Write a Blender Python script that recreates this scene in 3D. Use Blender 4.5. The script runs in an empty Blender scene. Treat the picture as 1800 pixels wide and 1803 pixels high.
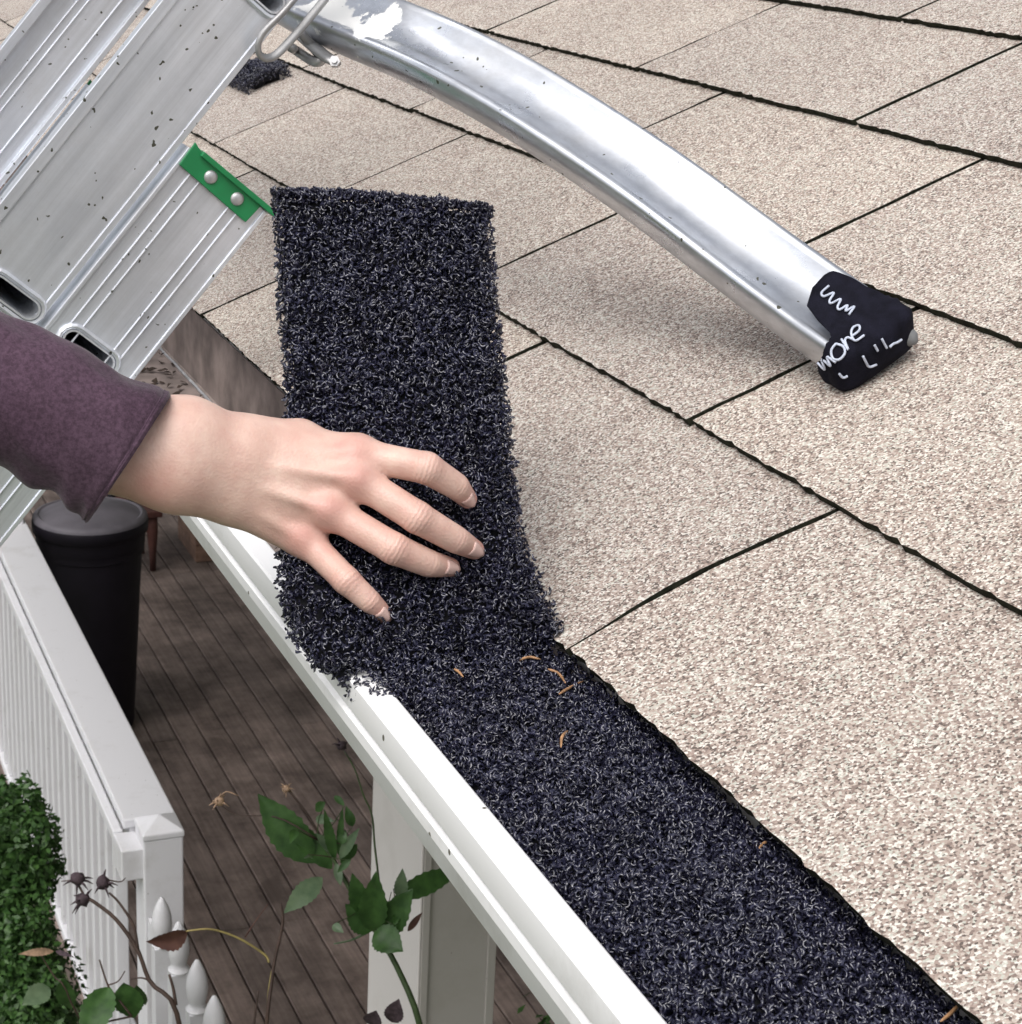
import bpy, bmesh, math, random
import numpy as np
from mathutils import Matrix, Vector, noise as mnoise

random.seed(7)
rng = np.random.default_rng(7)
scene = bpy.context.scene
COL = scene.collection

# ------------------------------------------------------------------ camera, sky, sun, exposure
# world: X into the house (up the roof, horizontally), Y along the eave away from the viewer, Z up; origin on the eave edge
FOC = 3465.4            # focal length in pixels of an 1800 x 1803 picture
CAMR = np.array([[0.9260228, -0.3747899, 0.0448817],
                 [-0.0775013, -0.3051504, -0.9491453],
                 [0.3694257, 0.8754517, -0.3116230]])   # rows: camera right, camera down, camera forward
CAMC = np.array([-0.4372, -1.8091, 0.4261])
cam_d = bpy.data.cameras.new('camera')
cam = bpy.data.objects.new('camera', cam_d)
COL.objects.link(cam)
cam.matrix_world = Matrix(((CAMR[0][0], -CAMR[1][0], -CAMR[2][0], CAMC[0]),
                           (CAMR[0][1], -CAMR[1][1], -CAMR[2][1], CAMC[1]),
                           (CAMR[0][2], -CAMR[1][2], -CAMR[2][2], CAMC[2]),
                           (0, 0, 0, 1)))
cam_d.sensor_fit = 'HORIZONTAL'
cam_d.sensor_width = 36.0
cam_d.lens = FOC / 1800.0 * 36.0
cam_d.clip_start = 0.02
cam_d.clip_end = 500.0
cam_d.dof.use_dof = True
cam_d.dof.focus_distance = 1.15
cam_d.dof.aperture_fstop = 60.0
scene.camera = cam

world = bpy.data.worlds.new('World')
scene.world = world
world.use_nodes = True
wn = world.node_tree.nodes
wl = world.node_tree.links
wn.clear()
w_out = wn.new('ShaderNodeOutputWorld')
w_bg = wn.new('ShaderNodeBackground')
w_sky = wn.new('ShaderNodeTexSky')
w_sky.sky_type = 'NISHITA'
w_sky.sun_disc = False
SUN_EL = math.radians(58)
SUN_AZ = math.radians(222)      # direction the light comes from, measured from +X towards +Y
w_sky.sun_elevation = SUN_EL
w_sky.sun_rotation = math.radians(90) - SUN_AZ
w_sky.air_density = 1.0
w_sky.dust_density = 6.0
w_sky.ozone_density = 1.0
w_hsv = wn.new('ShaderNodeHueSaturation')      # overcast: the cloud layer takes most of the blue out
w_hsv.inputs['Saturation'].default_value = 0.28
wl.new(w_sky.outputs[0], w_hsv.inputs['Color'])
wl.new(w_hsv.outputs[0], w_bg.inputs['Color'])
w_bg.inputs['Strength'].default_value = 0.15
wl.new(w_bg.outputs[0], w_out.inputs['Surface'])

sun_d = bpy.data.lights.new('sun', 'SUN')
sun_d.energy = 0.8
sun_d.angle = math.radians(70)
sun_d.color = (1.0, 0.97, 0.92)
sun = bpy.data.objects.new('sun', sun_d)
COL.objects.link(sun)
sd = Vector((math.cos(SUN_EL) * math.cos(SUN_AZ), math.cos(SUN_EL) * math.sin(SUN_AZ), math.sin(SUN_EL)))
sun.rotation_euler = sd.to_track_quat('Z', 'Y').to_euler()
sun.location = (-3, -4, 8)

scene.view_settings.view_transform = 'Standard'
scene.view_settings.look = 'None'
scene.view_settings.exposure = 0.30
scene.view_settings.gamma = 1.0
scene.view_settings.use_curve_mapping = False
scene.cycles.max_bounces = 8

ROOF_A = math.radians(24.0)
CA, SA = math.cos(ROOF_A), math.sin(ROOF_A)
DECK_Z = -3.85
GROUND_Z = -4.35


def at(x, y, **k):
    """a point of the place on the sight line through photo position x, y, at a known X, Y, Z, distance D or height over the roof"""
    d = CAMR.T @ np.array([(x - 900) / FOC, (y - 901.5) / FOC, 1.0])
    if 'D' in k:
        return CAMC + d * k['D']
    if 'roof' in k:
        nr = np.array([-SA, 0, CA])
        return CAMC + d * (k['roof'] - nr @ CAMC) / (nr @ d)
    for ax, i in (('X', 0), ('Y', 1), ('Z', 2)):
        if ax in k:
            return CAMC + d * (k[ax] - CAMC[i]) / d[i]


# ------------------------------------------------------------------ helpers
def link(o, parent=None):
    COL.objects.link(o)
    if parent is not None:
        o.parent = parent
    return o


def tag(o, label=None, cat=None, group=None, kind=None):
    if label: o['label'] = label
    if cat: o['category'] = cat
    if group: o['group'] = group
    if kind: o['kind'] = kind
    return o


def empty(name, loc=(0, 0, 0), label=None, cat=None, group=None, kind=None):
    o = bpy.data.objects.new(name, None)
    o.location = loc
    o.empty_display_size = 0.05
    link(o)
    return tag(o, label, cat, group, kind)


def local(o, parent):
    """keep a part where it was modelled (world coordinates) under a parent that sits elsewhere"""
    o.parent = parent
    o.matrix_parent_inverse = parent_matrix(parent).inverted()
    return o


def parent_matrix(p):
    m = p.matrix_basis.copy()
    if p.parent is not None:
        m = parent_matrix(p.parent) @ p.matrix_parent_inverse @ m
    return m


def mesh_obj(name, verts, faces, mats, parent=None, smooth=False, mat_idx=None):
    me = bpy.data.meshes.new(name)
    me.from_pydata([tuple(map(float, v)) for v in verts], [], [tuple(int(i) for i in f) for f in faces])
    if not isinstance(mats, (list, tuple)):
        mats = [mats]
    for m in mats:
        me.materials.append(m)
    if mat_idx is not None:
        me.polygons.foreach_set('material_index', mat_idx)
    if smooth:
        me.polygons.foreach_set('use_smooth', [True] * len(me.polygons))
    me.update()
    o = bpy.data.objects.new(name, me)
    COL.objects.link(o)
    if parent is not None:
        local(o, parent)
    return o


def np_mesh(name, verts, faces, mat, smooth=True):
    """big mesh straight from numpy arrays, faces all of one size"""
    me = bpy.data.meshes.new(name)
    nv, nf, k = len(verts), len(faces), faces.shape[1]
    me.vertices.add(nv)
    me.vertices.foreach_set('co', np.ascontiguousarray(verts, dtype=np.float32).ravel())
    me.loops.add(nf * k)
    me.loops.foreach_set('vertex_index', np.ascontiguousarray(faces, dtype=np.int32).ravel())
    me.polygons.add(nf)
    me.polygons.foreach_set('loop_start', np.arange(0, nf * k, k, dtype=np.int32))
    me.polygons.foreach_set('loop_total', np.full(nf, k, dtype=np.int32))
    if smooth:
        me.polygons.foreach_set('use_smooth', np.ones(nf, dtype=bool))
    me.materials.append(mat)
    me.update(calc_edges=True)
    o = bpy.data.objects.new(name, me)
    COL.objects.link(o)
    return o


BOXF = [(0, 3, 2, 1), (4, 5, 6, 7), (0, 1, 5, 4), (1, 2, 6, 5), (2, 3, 7, 6), (3, 0, 4, 7)]


def boxv(x0, x1, y0, y1, z0, z1):
    return [(x0, y0, z0), (x1, y0, z0), (x1, y1, z0), (x0, y1, z0), (x0, y0, z1), (x1, y0, z1), (x1, y1, z1), (x0, y1, z1)]


class MB:
    def __init__(self):
        self.v, self.f = [], []

    def add(self, verts, faces):
        n = len(self.v)
        self.v += [tuple(p) for p in verts]
        self.f += [tuple(i + n for i in f) for f in faces]
        return self

    def box(self, *a):
        return self.add(boxv(*a), BOXF)

    def tube(self, pts, r, sides=8, caps=True, flat=1.0):
        v, f = tube_geo(pts, r, sides, caps, flat)
        return self.add(v, f)

    def build(self, name, mat, parent=None, smooth=False, bevel=0.0, seg=2):
        o = mesh_obj(name, self.v, self.f, mat, parent, smooth)
        if bevel:
            b = o.modifiers.new('bevel', 'BEVEL')
            b.width = bevel
            b.segments = seg
            b.limit_method = 'ANGLE'
            b.angle_limit = math.radians(40)
        return o


def tube_geo(pts, r, sides=8, caps=True, flat=1.0):
    P = np.array(pts, float)
    n = len(P)
    R = np.full(n, r) if np.isscalar(r) else np.array(r, float)
    T = np.gradient(P, axis=0)
    T /= np.linalg.norm(T, axis=1)[:, None] + 1e-12
    ref = np.array([0.13, 0.21, 0.97])
    if abs(T[0] @ ref) > 0.9:
        ref = np.array([0.97, 0.13, 0.21])
    v, f = [], []
    B = np.cross(T[0], ref)
    for i in range(n):
        B = B - (B @ T[i]) * T[i]
        B /= np.linalg.norm(B) + 1e-12
        N = np.cross(T[i], B)
        for k in range(sides):
            a = 2 * math.pi * k / sides
            v.append(P[i] + R[i] * (math.cos(a) * B + flat * math.sin(a) * N))
    for i in range(n - 1):
        for k in range(sides):
            k2 = (k + 1) % sides
            f.append((i * sides + k, i * sides + k2, (i + 1) * sides + k2, (i + 1) * sides + k))
    if caps:
        f.append(tuple(range(sides - 1, -1, -1)))
        f.append(tuple((n - 1) * sides + k for k in range(sides)))
    return v, f


def smooth_path(pts, n):
    """Catmull-Rom through the points"""
    P = np.array(pts, float)
    P = np.vstack([2 * P[0] - P[1], P, 2 * P[-1] - P[-2]])
    m = len(P) - 3
    out = []
    for q in np.linspace(0, m - 1e-9, n):
        i = int(q)
        u = q - i
        p0, p1, p2, p3 = P[i:i + 4]
        out.append(0.5 * ((2 * p1) + (-p0 + p2) * u + (2 * p0 - 5 * p1 + 4 * p2 - p3) * u * u + (-p0 + 3 * p1 - 3 * p2 + p3) * u ** 3))
    return np.array(out)


# ------------------------------------------------------------------ materials
def mat_new(name):
    m = bpy.data.materials.new(name)
    m.use_nodes = True
    nt = m.node_tree
    b = nt.nodes['Principled BSDF']
    return m, nt, b


def N(nt, kind, **k):
    n = nt.nodes.new(kind)
    for a, v in k.items():
        if a in n.bl_rna.properties:
            setattr(n, a, v)
        else:
            n.inputs[a.replace('_', ' ')].default_value = v
    return n


def ramp(nt, src, stops, interp='LINEAR'):
    r = nt.nodes.new('ShaderNodeValToRGB')
    cr = r.color_ramp
    cr.interpolation = interp
    while len(cr.elements) < len(stops):
        cr.elements.new(0.5)
    for e, (p, c) in zip(cr.elements, stops):
        e.position = p
        e.color = (*c, 1) if len(c) == 3 else c
    nt.links.new(src, r.inputs[0])
    return r


def mixc(nt, fac, a, b, blend='MIX'):
    m = nt.nodes.new('ShaderNodeMix')
    m.data_type = 'RGBA'
    m.blend_type = blend
    for s, v in ((m.inputs[0], fac), (m.inputs[6], a), (m.inputs[7], b)):
        if hasattr(v, 'node'):
            nt.links.new(v, s)
        elif isinstance(v, (int, float)):
            s.default_value = v
        else:
            s.default_value = (*v, 1)
    return m.outputs[2]


def pos(nt, scale=(1, 1, 1), obj=False):
    if obj:
        src = nt.nodes.new('ShaderNodeTexCoord').outputs['Object']
    else:
        src = nt.nodes.new('ShaderNodeNewGeometry').outputs['Position']
    mp = nt.nodes.new('ShaderNodeMapping')
    mp.inputs['Scale'].default_value = scale
    nt.links.new(src, mp.inputs[0])
    return mp.outputs[0]


def bump(nt, b, h, strength=0.3, dist=0.001):
    bm = nt.nodes.new('ShaderNodeBump')
    bm.inputs['Strength'].default_value = strength
    bm.inputs['Distance'].default_value = dist
    nt.links.new(h, bm.inputs['Height'])
    nt.links.new(bm.outputs[0], b.inputs['Normal'])
    return bm


def simple(name, col, rough=0.6, metal=0.0, var=0.15, scale=8.0, bstr=0.0, bscale=200.0, spec=0.5):
    m, nt, b = mat_new(name)
    p = pos(nt)
    no = N(nt, 'ShaderNodeTexNoise', Scale=scale, Detail=6.0)
    nt.links.new(p, no.inputs['Vector'])
    lo = tuple(c * (1 - var) for c in col)
    hi = tuple(min(1, c * (1 + var)) for c in col)
    r = ramp(nt, no.outputs['Fac'], [(0.3, lo), (0.7, hi)])
    nt.links.new(r.outputs[0], b.inputs['Base Color'])
    b.inputs['Roughness'].default_value = rough
    b.inputs['Metallic'].default_value = metal
    b.inputs['Specular IOR Level'].default_value = spec
    if bstr:
        n2 = N(nt, 'ShaderNodeTexNoise', Scale=bscale, Detail=4.0)
        nt.links.new(p, n2.inputs['Vector'])
        bump(nt, b, n2.outputs['Fac'], bstr)
    return m


def make_granules():
    m, nt, b = mat_new('shingle_granules')
    p = pos(nt)
    v = N(nt, 'ShaderNodeTexVoronoi', Scale=760.0)
    nt.links.new(p, v.inputs['Vector'])
    sep = nt.nodes.new('ShaderNodeSeparateColor')
    nt.links.new(v.outputs['Color'], sep.inputs[0])
    big = N(nt, 'ShaderNodeTexNoise', Scale=14.0, Detail=5.0, Roughness=0.65)
    nt.links.new(p, big.inputs['Vector'])
    mid = N(nt, 'ShaderNodeTexNoise', Scale=150.0, Detail=3.0)
    nt.links.new(p, mid.inputs['Vector'])
    # random value per granule, shifted in patches so that colours gather
    a1 = N(nt, 'ShaderNodeMath', operation='MULTIPLY_ADD')
    nt.links.new(mid.outputs['Fac'], a1.inputs[0]); a1.inputs[1].default_value = 0.34; a1.inputs[2].default_value = -0.17
    a2 = N(nt, 'ShaderNodeMath', operation='ADD')
    nt.links.new(a1.outputs[0], a2.inputs[0]); nt.links.new(sep.outputs[0], a2.inputs[1])
    a3 = N(nt, 'ShaderNodeMath', operation='MULTIPLY_ADD')
    nt.links.new(big.outputs['Fac'], a3.inputs[0]); a3.inputs[1].default_value = 0.42; a3.inputs[2].default_value = -0.21
    a4 = N(nt, 'ShaderNodeMath', operation='ADD')
    nt.links.new(a2.outputs[0], a4.inputs[0]); nt.links.new(a3.outputs[0], a4.inputs[1])
    r = ramp(nt, a4.outputs[0], [(0.0, (0.115, 0.090, 0.078)), (0.12, (0.22, 0.168, 0.145)), (0.25, (0.315, 0.245, 0.212)),
                                 (0.41, (0.395, 0.325, 0.282)), (0.57, (0.48, 0.42, 0.370)), (0.74, (0.68, 0.645, 0.595)),
                                 (0.90, (0.48, 0.48, 0.425))], 'CONSTANT')
    oi = nt.nodes.new('ShaderNodeObjectInfo')
    tv = ramp(nt, oi.outputs['Random'], [(0.0, (0.90, 0.90, 0.91)), (1.0, (1.07, 1.06, 1.04))])
    c = mixc(nt, 1.0, r.outputs[0], tv.outputs[0], 'MULTIPLY')
    nt.links.new(c, b.inputs['Base Color'])
    b.inputs['Roughness'].default_value = 0.85
    inv = N(nt, 'ShaderNodeMath', operation='MULTIPLY_ADD')
    nt.links.new(v.outputs['Distance'], inv.inputs[0]); inv.inputs[1].default_value = -1.0; inv.inputs[2].default_value = 1.0
    bump(nt, b, inv.outputs[0], 0.45, 0.0012)
    return m


def make_aluminium(name, axis, base=0.72, rough=0.42, specks=0.55, metal=0.75, paint=False):
    """extruded aluminium: streaks along axis, grime, dark specks, optional dried white paint"""
    m, nt, b = mat_new(name)
    p = pos(nt, obj=True)
    ps = pos(nt, axis, obj=True)
    st = N(nt, 'ShaderNodeTexNoise', Scale=60.0, Detail=5.0, Roughness=0.7)
    nt.links.new(ps, st.inputs['Vector'])
    gr = N(nt, 'ShaderNodeTexNoise', Scale=16.0, Detail=7.0, Roughness=0.62)
    nt.links.new(p, gr.inputs['Vector'])
    c1 = ramp(nt, st.outputs['Fac'], [(0.3, (base * 0.76, base * 0.79, base * 0.85)), (0.7, (base * 1.04, base * 1.08, base * 1.16))])
    g = ramp(nt, gr.outputs['Fac'], [(0.42, (0, 0, 0)), (0.78, (0.55, 0.55, 0.55))])
    c2 = mixc(nt, g.outputs[0], c1.outputs[0], (0.40, 0.39, 0.38))
    # specks of dirt
    vo = N(nt, 'ShaderNodeTexVoronoi', Scale=170.0)
    nz = N(nt, 'ShaderNodeTexNoise', Scale=90.0, Detail=2.0)
    nt.links.new(p, nz.inputs['Vector'])
    wv = mixc(nt, 0.012, p, nz.outputs['Color'], 'ADD')
    nt.links.new(wv, vo.inputs['Vector'])
    sepc = nt.nodes.new('ShaderNodeSeparateColor')
    nt.links.new(vo.outputs['Color'], sepc.inputs[0])
    thr = N(nt, 'ShaderNodeMath', operation='GREATER_THAN'); nt.links.new(sepc.outputs[1], thr.inputs[0]); thr.inputs[1].default_value = 1 - 0.16 * specks
    siz = N(nt, 'ShaderNodeMath', operation='MULTIPLY'); nt.links.new(sepc.outputs[2], siz.inputs[0]); siz.inputs[1].default_value = 0.27
    rad = N(nt, 'ShaderNodeMath', operation='LESS_THAN'); nt.links.new(vo.outputs['Distance'], rad.inputs[0]); nt.links.new(siz.outputs[0], rad.inputs[1])
    both = N(nt, 'ShaderNodeMath', operation='MULTIPLY'); nt.links.new(thr.outputs[0], both.inputs[0]); nt.links.new(rad.outputs[0], both.inputs[1])
    c3 = mixc(nt, both.outputs[0], c2, (0.05, 0.05, 0.035))
    mfac = N(nt, 'ShaderNodeMath', operation='MULTIPLY_ADD'); nt.links.new(both.outputs[0], mfac.inputs[0]); mfac.inputs[1].default_value = -metal; mfac.inputs[2].default_value = metal
    col, met = c3, mfac.outputs[0]
    if paint:
        pn = N(nt, 'ShaderNodeTexNoise', Scale=1.0, Detail=6.0, Roughness=0.7)
        nt.links.new(pos(nt, (60, 60, 60), obj=True), pn.inputs['Vector'])
        geo = nt.nodes.new('ShaderNodeTexCoord')
        best = None
        for (px, py, pd, pr_) in ((566, 22, 1.60, 0.0125), (592, 40, 1.585, 0.0085), (668, 30, 1.545, 0.0085), (652, 56, 1.55, 0.0085), (620, 52, 1.57, 0.003)):
            vd = N(nt, 'ShaderNodeVectorMath', operation='DISTANCE'); nt.links.new(geo.outputs['Object'], vd.inputs[0]); vd.inputs[1].default_value = tuple(at(px, py, D=pd))
            dv = N(nt, 'ShaderNodeMath', operation='SUBTRACT'); nt.links.new(vd.outputs['Value'], dv.inputs[0]); dv.inputs[1].default_value = pr_ + 0.012
            if best is None:
                best = dv.outputs[0]
            else:
                mn = N(nt, 'ShaderNodeMath', operation='MINIMUM'); nt.links.new(best, mn.inputs[0]); nt.links.new(dv.outputs[0], mn.inputs[1]); best = mn.outputs[0]
        nm = N(nt, 'ShaderNodeMath', operation='MULTIPLY_ADD'); nt.links.new(pn.outputs['Fac'], nm.inputs[0]); nm.inputs[1].default_value = 0.045; nm.inputs[2].default_value = -0.0205
        th = N(nt, 'ShaderNodeMath', operation='ADD'); nt.links.new(best, th.inputs[0]); nt.links.new(nm.outputs[0], th.inputs[1])
        pm = N(nt, 'ShaderNodeMapRange'); nt.links.new(th.outputs[0], pm.inputs[0])
        pm.inputs[1].default_value = 0.001; pm.inputs[2].default_value = -0.001; pm.inputs[3].default_value = 0.0; pm.inputs[4].default_value = 1.0
        col = mixc(nt, pm.outputs[0], c3, (0.86, 0.86, 0.84))
        sub = N(nt, 'ShaderNodeMath', operation='SUBTRACT'); nt.links.new(met, sub.inputs[0]); nt.links.new(pm.outputs[0], sub.inputs[1]); sub.use_clamp = True
        met = sub.outputs[0]
    nt.links.new(col, b.inputs['Base Color'])
    nt.links.new(met, b.inputs['Metallic'])
    rr = ramp(nt, gr.outputs['Fac'], [(0.35, (rough - 0.08,) * 3), (0.75, (rough + 0.2,) * 3)])
    nt.links.new(rr.outputs[0], b.inputs['Roughness'])
    wav = N(nt, 'ShaderNodeTexNoise', Scale=9.0, Detail=2.0)
    nt.links.new(p, wav.inputs['Vector'])
    bump(nt, b, wav.outputs['Fac'], 0.25, 0.004)
    return m


def make_wood(name, c_lo, c_hi, axis=(30, 1.2, 30), rough=0.8):
    m, nt, b = mat_new(name)
    p = pos(nt, axis)
    no = N(nt, 'ShaderNodeTexNoise', Scale=2.0, Detail=8.0, Roughness=0.65)
    nt.links.new(p, no.inputs['Vector'])
    big = N(nt, 'ShaderNodeTexNoise', Scale=2.6, Detail=6.0, Roughness=0.7)
    nt.links.new(pos(nt), big.inputs['Vector'])
    oi = nt.nodes.new('ShaderNodeObjectInfo')
    r = ramp(nt, no.outputs['Fac'], [(0.3, c_lo), (0.72, c_hi)])
    st = ramp(nt, big.outputs['Fac'], [(0.38, (0.45, 0.43, 0.42)), (0.62, (1.1, 1.1, 1.1))])
    c = mixc(nt, 1.0, r.outputs[0], st.outputs[0], 'MULTIPLY')
    rv = ramp(nt, oi.outputs['Random'], [(0, (0.82, 0.82, 0.82)), (1, (1.12, 1.1, 1.08))])
    c = mixc(nt, 1.0, c, rv.outputs[0], 'MULTIPLY')
    nt.links.new(c, b.inputs['Base Color'])
    b.inputs['Roughness'].default_value = rough
    bump(nt, b, no.outputs['Fac'], 0.4, 0.002)
    return m


def make_white(name, col=(0.80, 0.80, 0.81), dirt=0.5, rough=0.38, scale=5.0, dirt_col=(0.30, 0.28, 0.24)):
    m, nt, b = mat_new(name)
    p = pos(nt)
    no = N(nt, 'ShaderNodeTexNoise', Scale=scale, Detail=9.0, Roughness=0.7)
    nt.links.new(p, no.inputs['Vector'])
    f = ramp(nt, no.outputs['Fac'], [(0.52, (0, 0, 0)), (0.74, (dirt,) * 3)])
    c = mixc(nt, f.outputs[0], col, dirt_col)
    vo = N(nt, 'ShaderNodeTexVoronoi', Scale=70.0)
    nt.links.new(p, vo.inputs['Vector'])
    sc = nt.nodes.new('ShaderNodeSeparateColor'); nt.links.new(vo.outputs['Color'], sc.inputs[0])
    t1 = N(nt, 'ShaderNodeMath', operation='GREATER_THAN'); nt.links.new(sc.outputs[0], t1.inputs[0]); t1.inputs[1].default_value = 0.955
    t2 = N(nt, 'ShaderNodeMath', operation='LESS_THAN'); nt.links.new(vo.outputs['Distance'], t2.inputs[0]); t2.inputs[1].default_value = 0.12
    t3 = N(nt, 'ShaderNodeMath', operation='MULTIPLY'); nt.links.new(t1.outputs[0], t3.inputs[0]); nt.links.new(t2.outputs[0], t3.inputs[1])
    c = mixc(nt, t3.outputs[0], c, (0.12, 0.11, 0.09))
    nt.links.new(c, b.inputs['Base Color'])
    b.inputs['Roughness'].default_value = rough
    bump(nt, b, no.outputs['Fac'], 0.08, 0.002)
    return m


def make_leaf(name, lo, hi, rough=0.45):
    m, nt, b = mat_new(name)
    no = N(nt, 'ShaderNodeTexNoise', Scale=60.0, Detail=4.0)
    nt.links.new(pos(nt), no.inputs['Vector'])
    r = ramp(nt, no.outputs['Fac'], [(0.3, lo), (0.7, hi)])
    nt.links.new(r.outputs[0], b.inputs['Base Color'])
    b.inputs['Roughness'].default_value = rough
    tr = nt.nodes.new('ShaderNodeBsdfTranslucent')
    nt.links.new(r.outputs[0], tr.inputs['Color'])
    mx = nt.nodes.new('ShaderNodeMixShader'); mx.inputs[0].default_value = 0.22
    nt.links.new(b.outputs[0], mx.inputs[1]); nt.links.new(tr.outputs[0], mx.inputs[2])
    nt.links.new(mx.outputs[0], nt.nodes['Material Output'].inputs['Surface'])
    return m


M_GRAN = make_granules()
M_ASPH = simple('asphalt_edge', (0.021, 0.022, 0.015), 1.0, var=0.6, scale=260, spec=0.08)
M_UNDER = simple('asphalt_underlay', (0.014, 0.013, 0.012), 1.0, var=0.4, scale=60, spec=0.08)
M_WHITE = make_white('gutter_white_paint', (0.88, 0.88, 0.89), 0.40, 0.35, 7.0)
M_VINYL = make_white('railing_white_vinyl', (0.70, 0.70, 0.73), 0.34, 0.42, 4.0)
M_POST_LIT = make_white('porch_post_lit', (0.66, 0.63, 0.62), 0.25, 0.5, 3.0)  # outer side of the white post, coloured as lit by the open side
M_POST_SHADE = make_white('porch_post_shaded', (0.40, 0.38, 0.36), 0.45, 0.6, 5.0)  # same post turned from the light: shade put into the colour, plus dirt
M_DIRT = simple('gutter_inside_dirt', (0.27, 0.222, 0.205), 0.85, var=0.45, scale=24, bstr=0.5, bscale=160)
M_SEAM = simple('gutter_seam_highlight', (0.62, 0.63, 0.66), 0.4, metal=0.5, var=0.25, scale=60)  # bright tone stands for the gutter's inner corner joint catching light
M_ALU = make_aluminium('ladder_aluminium', (0.05, 1.6, 1.6), 0.84, 0.36, 1.9, 0.68)
M_ALU2 = make_aluminium('stabilizer_aluminium', (0.7, 0.35, 1.2), 0.70, 0.30, 1.1, 0.95, paint=True)
M_STEEL = simple('bracket_steel', (0.38, 0.38, 0.385), 0.5, metal=0.7, var=0.25, scale=40)
M_GREEN = simple('green_plastic', (0.012, 0.205, 0.068), 0.4, var=0.15, scale=30)
M_RIVET = simple('rivet_grey', (0.50, 0.50, 0.51), 0.4, metal=0.6, var=0.1)
M_DECK = make_wood('weathered_deck_wood', (0.155, 0.118, 0.105), (0.27, 0.215, 0.192))
M_CRATE = make_wood('brown_crate_wood', (0.19, 0.115, 0.085), (0.30, 0.19, 0.14), (3, 3, 30))
M_STOOL = make_wood('dark_red_wood', (0.085, 0.026, 0.020), (0.13, 0.05, 0.04), (30, 30, 3))
M_BIN = simple('bin_black_plastic', (0.009, 0.007, 0.012), 0.6, var=0.3, scale=6, spec=0.25)
M_LID = simple('bin_lid_plastic', (0.135, 0.125, 0.145), 0.6, var=0.18, scale=9)
M_GROUND = simple('ground_soil_grass', (0.075, 0.085, 0.045), 0.95, var=0.5, scale=5, bstr=0.6, bscale=60)
M_SIDING = simple('unseen_wall_siding', (0.45, 0.43, 0.40), 0.7, var=0.08)
M_SOFFIT = simple('soffit_paint', (0.55, 0.53, 0.51), 0.7, var=0.08)
M_LEAF = make_leaf('rose_leaf_green', (0.028, 0.075, 0.018), (0.062, 0.145, 0.035))
M_LEAFP = make_leaf('rose_leaf_pale', (0.10, 0.16, 0.09), (0.17, 0.24, 0.14), 0.4)
M_LEAFB = make_leaf('withered_leaf', (0.085, 0.035, 0.03), (0.16, 0.075, 0.055), 0.6)
M_STEMG = simple('rose_stem_green', (0.045, 0.075, 0.025), 0.5, var=0.3, scale=40)
M_STEMB = simple('rose_stem_brown', (0.060, 0.036, 0.028), 0.6, var=0.3, scale=40)
M_STEMY = simple('withered_stalk', (0.30, 0.24, 0.09), 0.6, var=0.3, scale=40)
M_HEAD = simple('dried_bloom', (0.050, 0.032, 0.040), 0.8, var=0.5, scale=150)
M_STRAW = simple('straw_bud', (0.36, 0.24, 0.16), 0.7, var=0.4, scale=120)
M_SHRUB = make_leaf('boxwood_leaf', (0.022, 0.066, 0.016), (0.075, 0.165, 0.038), 0.5)
M_NEEDLE = simple('pine_needle', (0.36, 0.20, 0.10), 0.55, var=0.45, scale=200)

# fibre foam
M_FIBRE, _nt, _b = mat_new('black_fibre')
_no = N(_nt, 'ShaderNodeTexNoise', Scale=70.0, Detail=2.0)
_nt.links.new(pos(_nt), _no.inputs['Vector'])
_r = ramp(_nt, _no.outputs['Fac'], [(0.3, (0.011, 0.011, 0.023)), (0.7, (0.030, 0.031, 0.062))])
_nt.links.new(_r.outputs[0], _b.inputs['Base Color'])
_b.inputs['Roughness'].default_value = 0.22
_b.inputs['Specular IOR Level'].default_value = 1.0
M_CORE = simple('black_foam_core', (0.004, 0.004, 0.007), 0.95, var=0.3, scale=100)

# printed black cover
M_COVER = simple('black_cover_fabric', (0.007, 0.007, 0.013), 0.9, var=0.5, scale=90, bstr=0.5, bscale=900, spec=0.12)
M_INK = simple('pale_lettering', (0.46, 0.50, 0.60), 0.7, var=0.15, scale=200)

# skin, nails, sleeve
M_SKIN, _nt, _b = mat_new('skin')
_at = _nt.nodes.new('ShaderNodeAttribute'); _at.attribute_name = 'flush'
_p = pos(_nt)
_n1 = N(_nt, 'ShaderNodeTexNoise', Scale=45.0, Detail=5.0); _nt.links.new(_p, _n1.inputs['Vector'])
_c0 = ramp(_nt, _n1.outputs['Fac'], [(0.3, (0.59, 0.385, 0.320)), (0.7, (0.70, 0.505, 0.425))])
_n1b = N(_nt, 'ShaderNodeTexNoise', Scale=130.0, Detail=4.0, Roughness=0.6); _nt.links.new(_p, _n1b.inputs['Vector'])
_bl = ramp(_nt, _n1b.outputs['Fac'], [(0.42, (0, 0, 0)), (0.72, (0.38, 0.38, 0.38))])
_c0b = mixc(_nt, _bl.outputs[0], _c0.outputs[0], (0.53, 0.29, 0.25))
_c1 = mixc(_nt, _at.outputs['Fac'], _c0b, (0.53, 0.225, 0.195))
_nt.links.new(_c1, _b.inputs['Base Color'])
_b.inputs['Roughness'].default_value = 0.43
_b.inputs['Subsurface Weight'].default_value = 0.08
_b.inputs['Subsurface Radius'].default_value = (0.008, 0.003, 0.0015)
_b.inputs['Subsurface Scale'].default_value = 0.5
_n2 = N(_nt, 'ShaderNodeTexVoronoi', Scale=650.0); _nt.links.new(_p, _n2.inputs['Vector'])
_fo = _nt.nodes.new('ShaderNodeAttribute'); _fo.attribute_name = 'fold'
_fm = _nt.nodes.new('ShaderNodeAttribute'); _fm.attribute_name = 'fold_mask'
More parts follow.
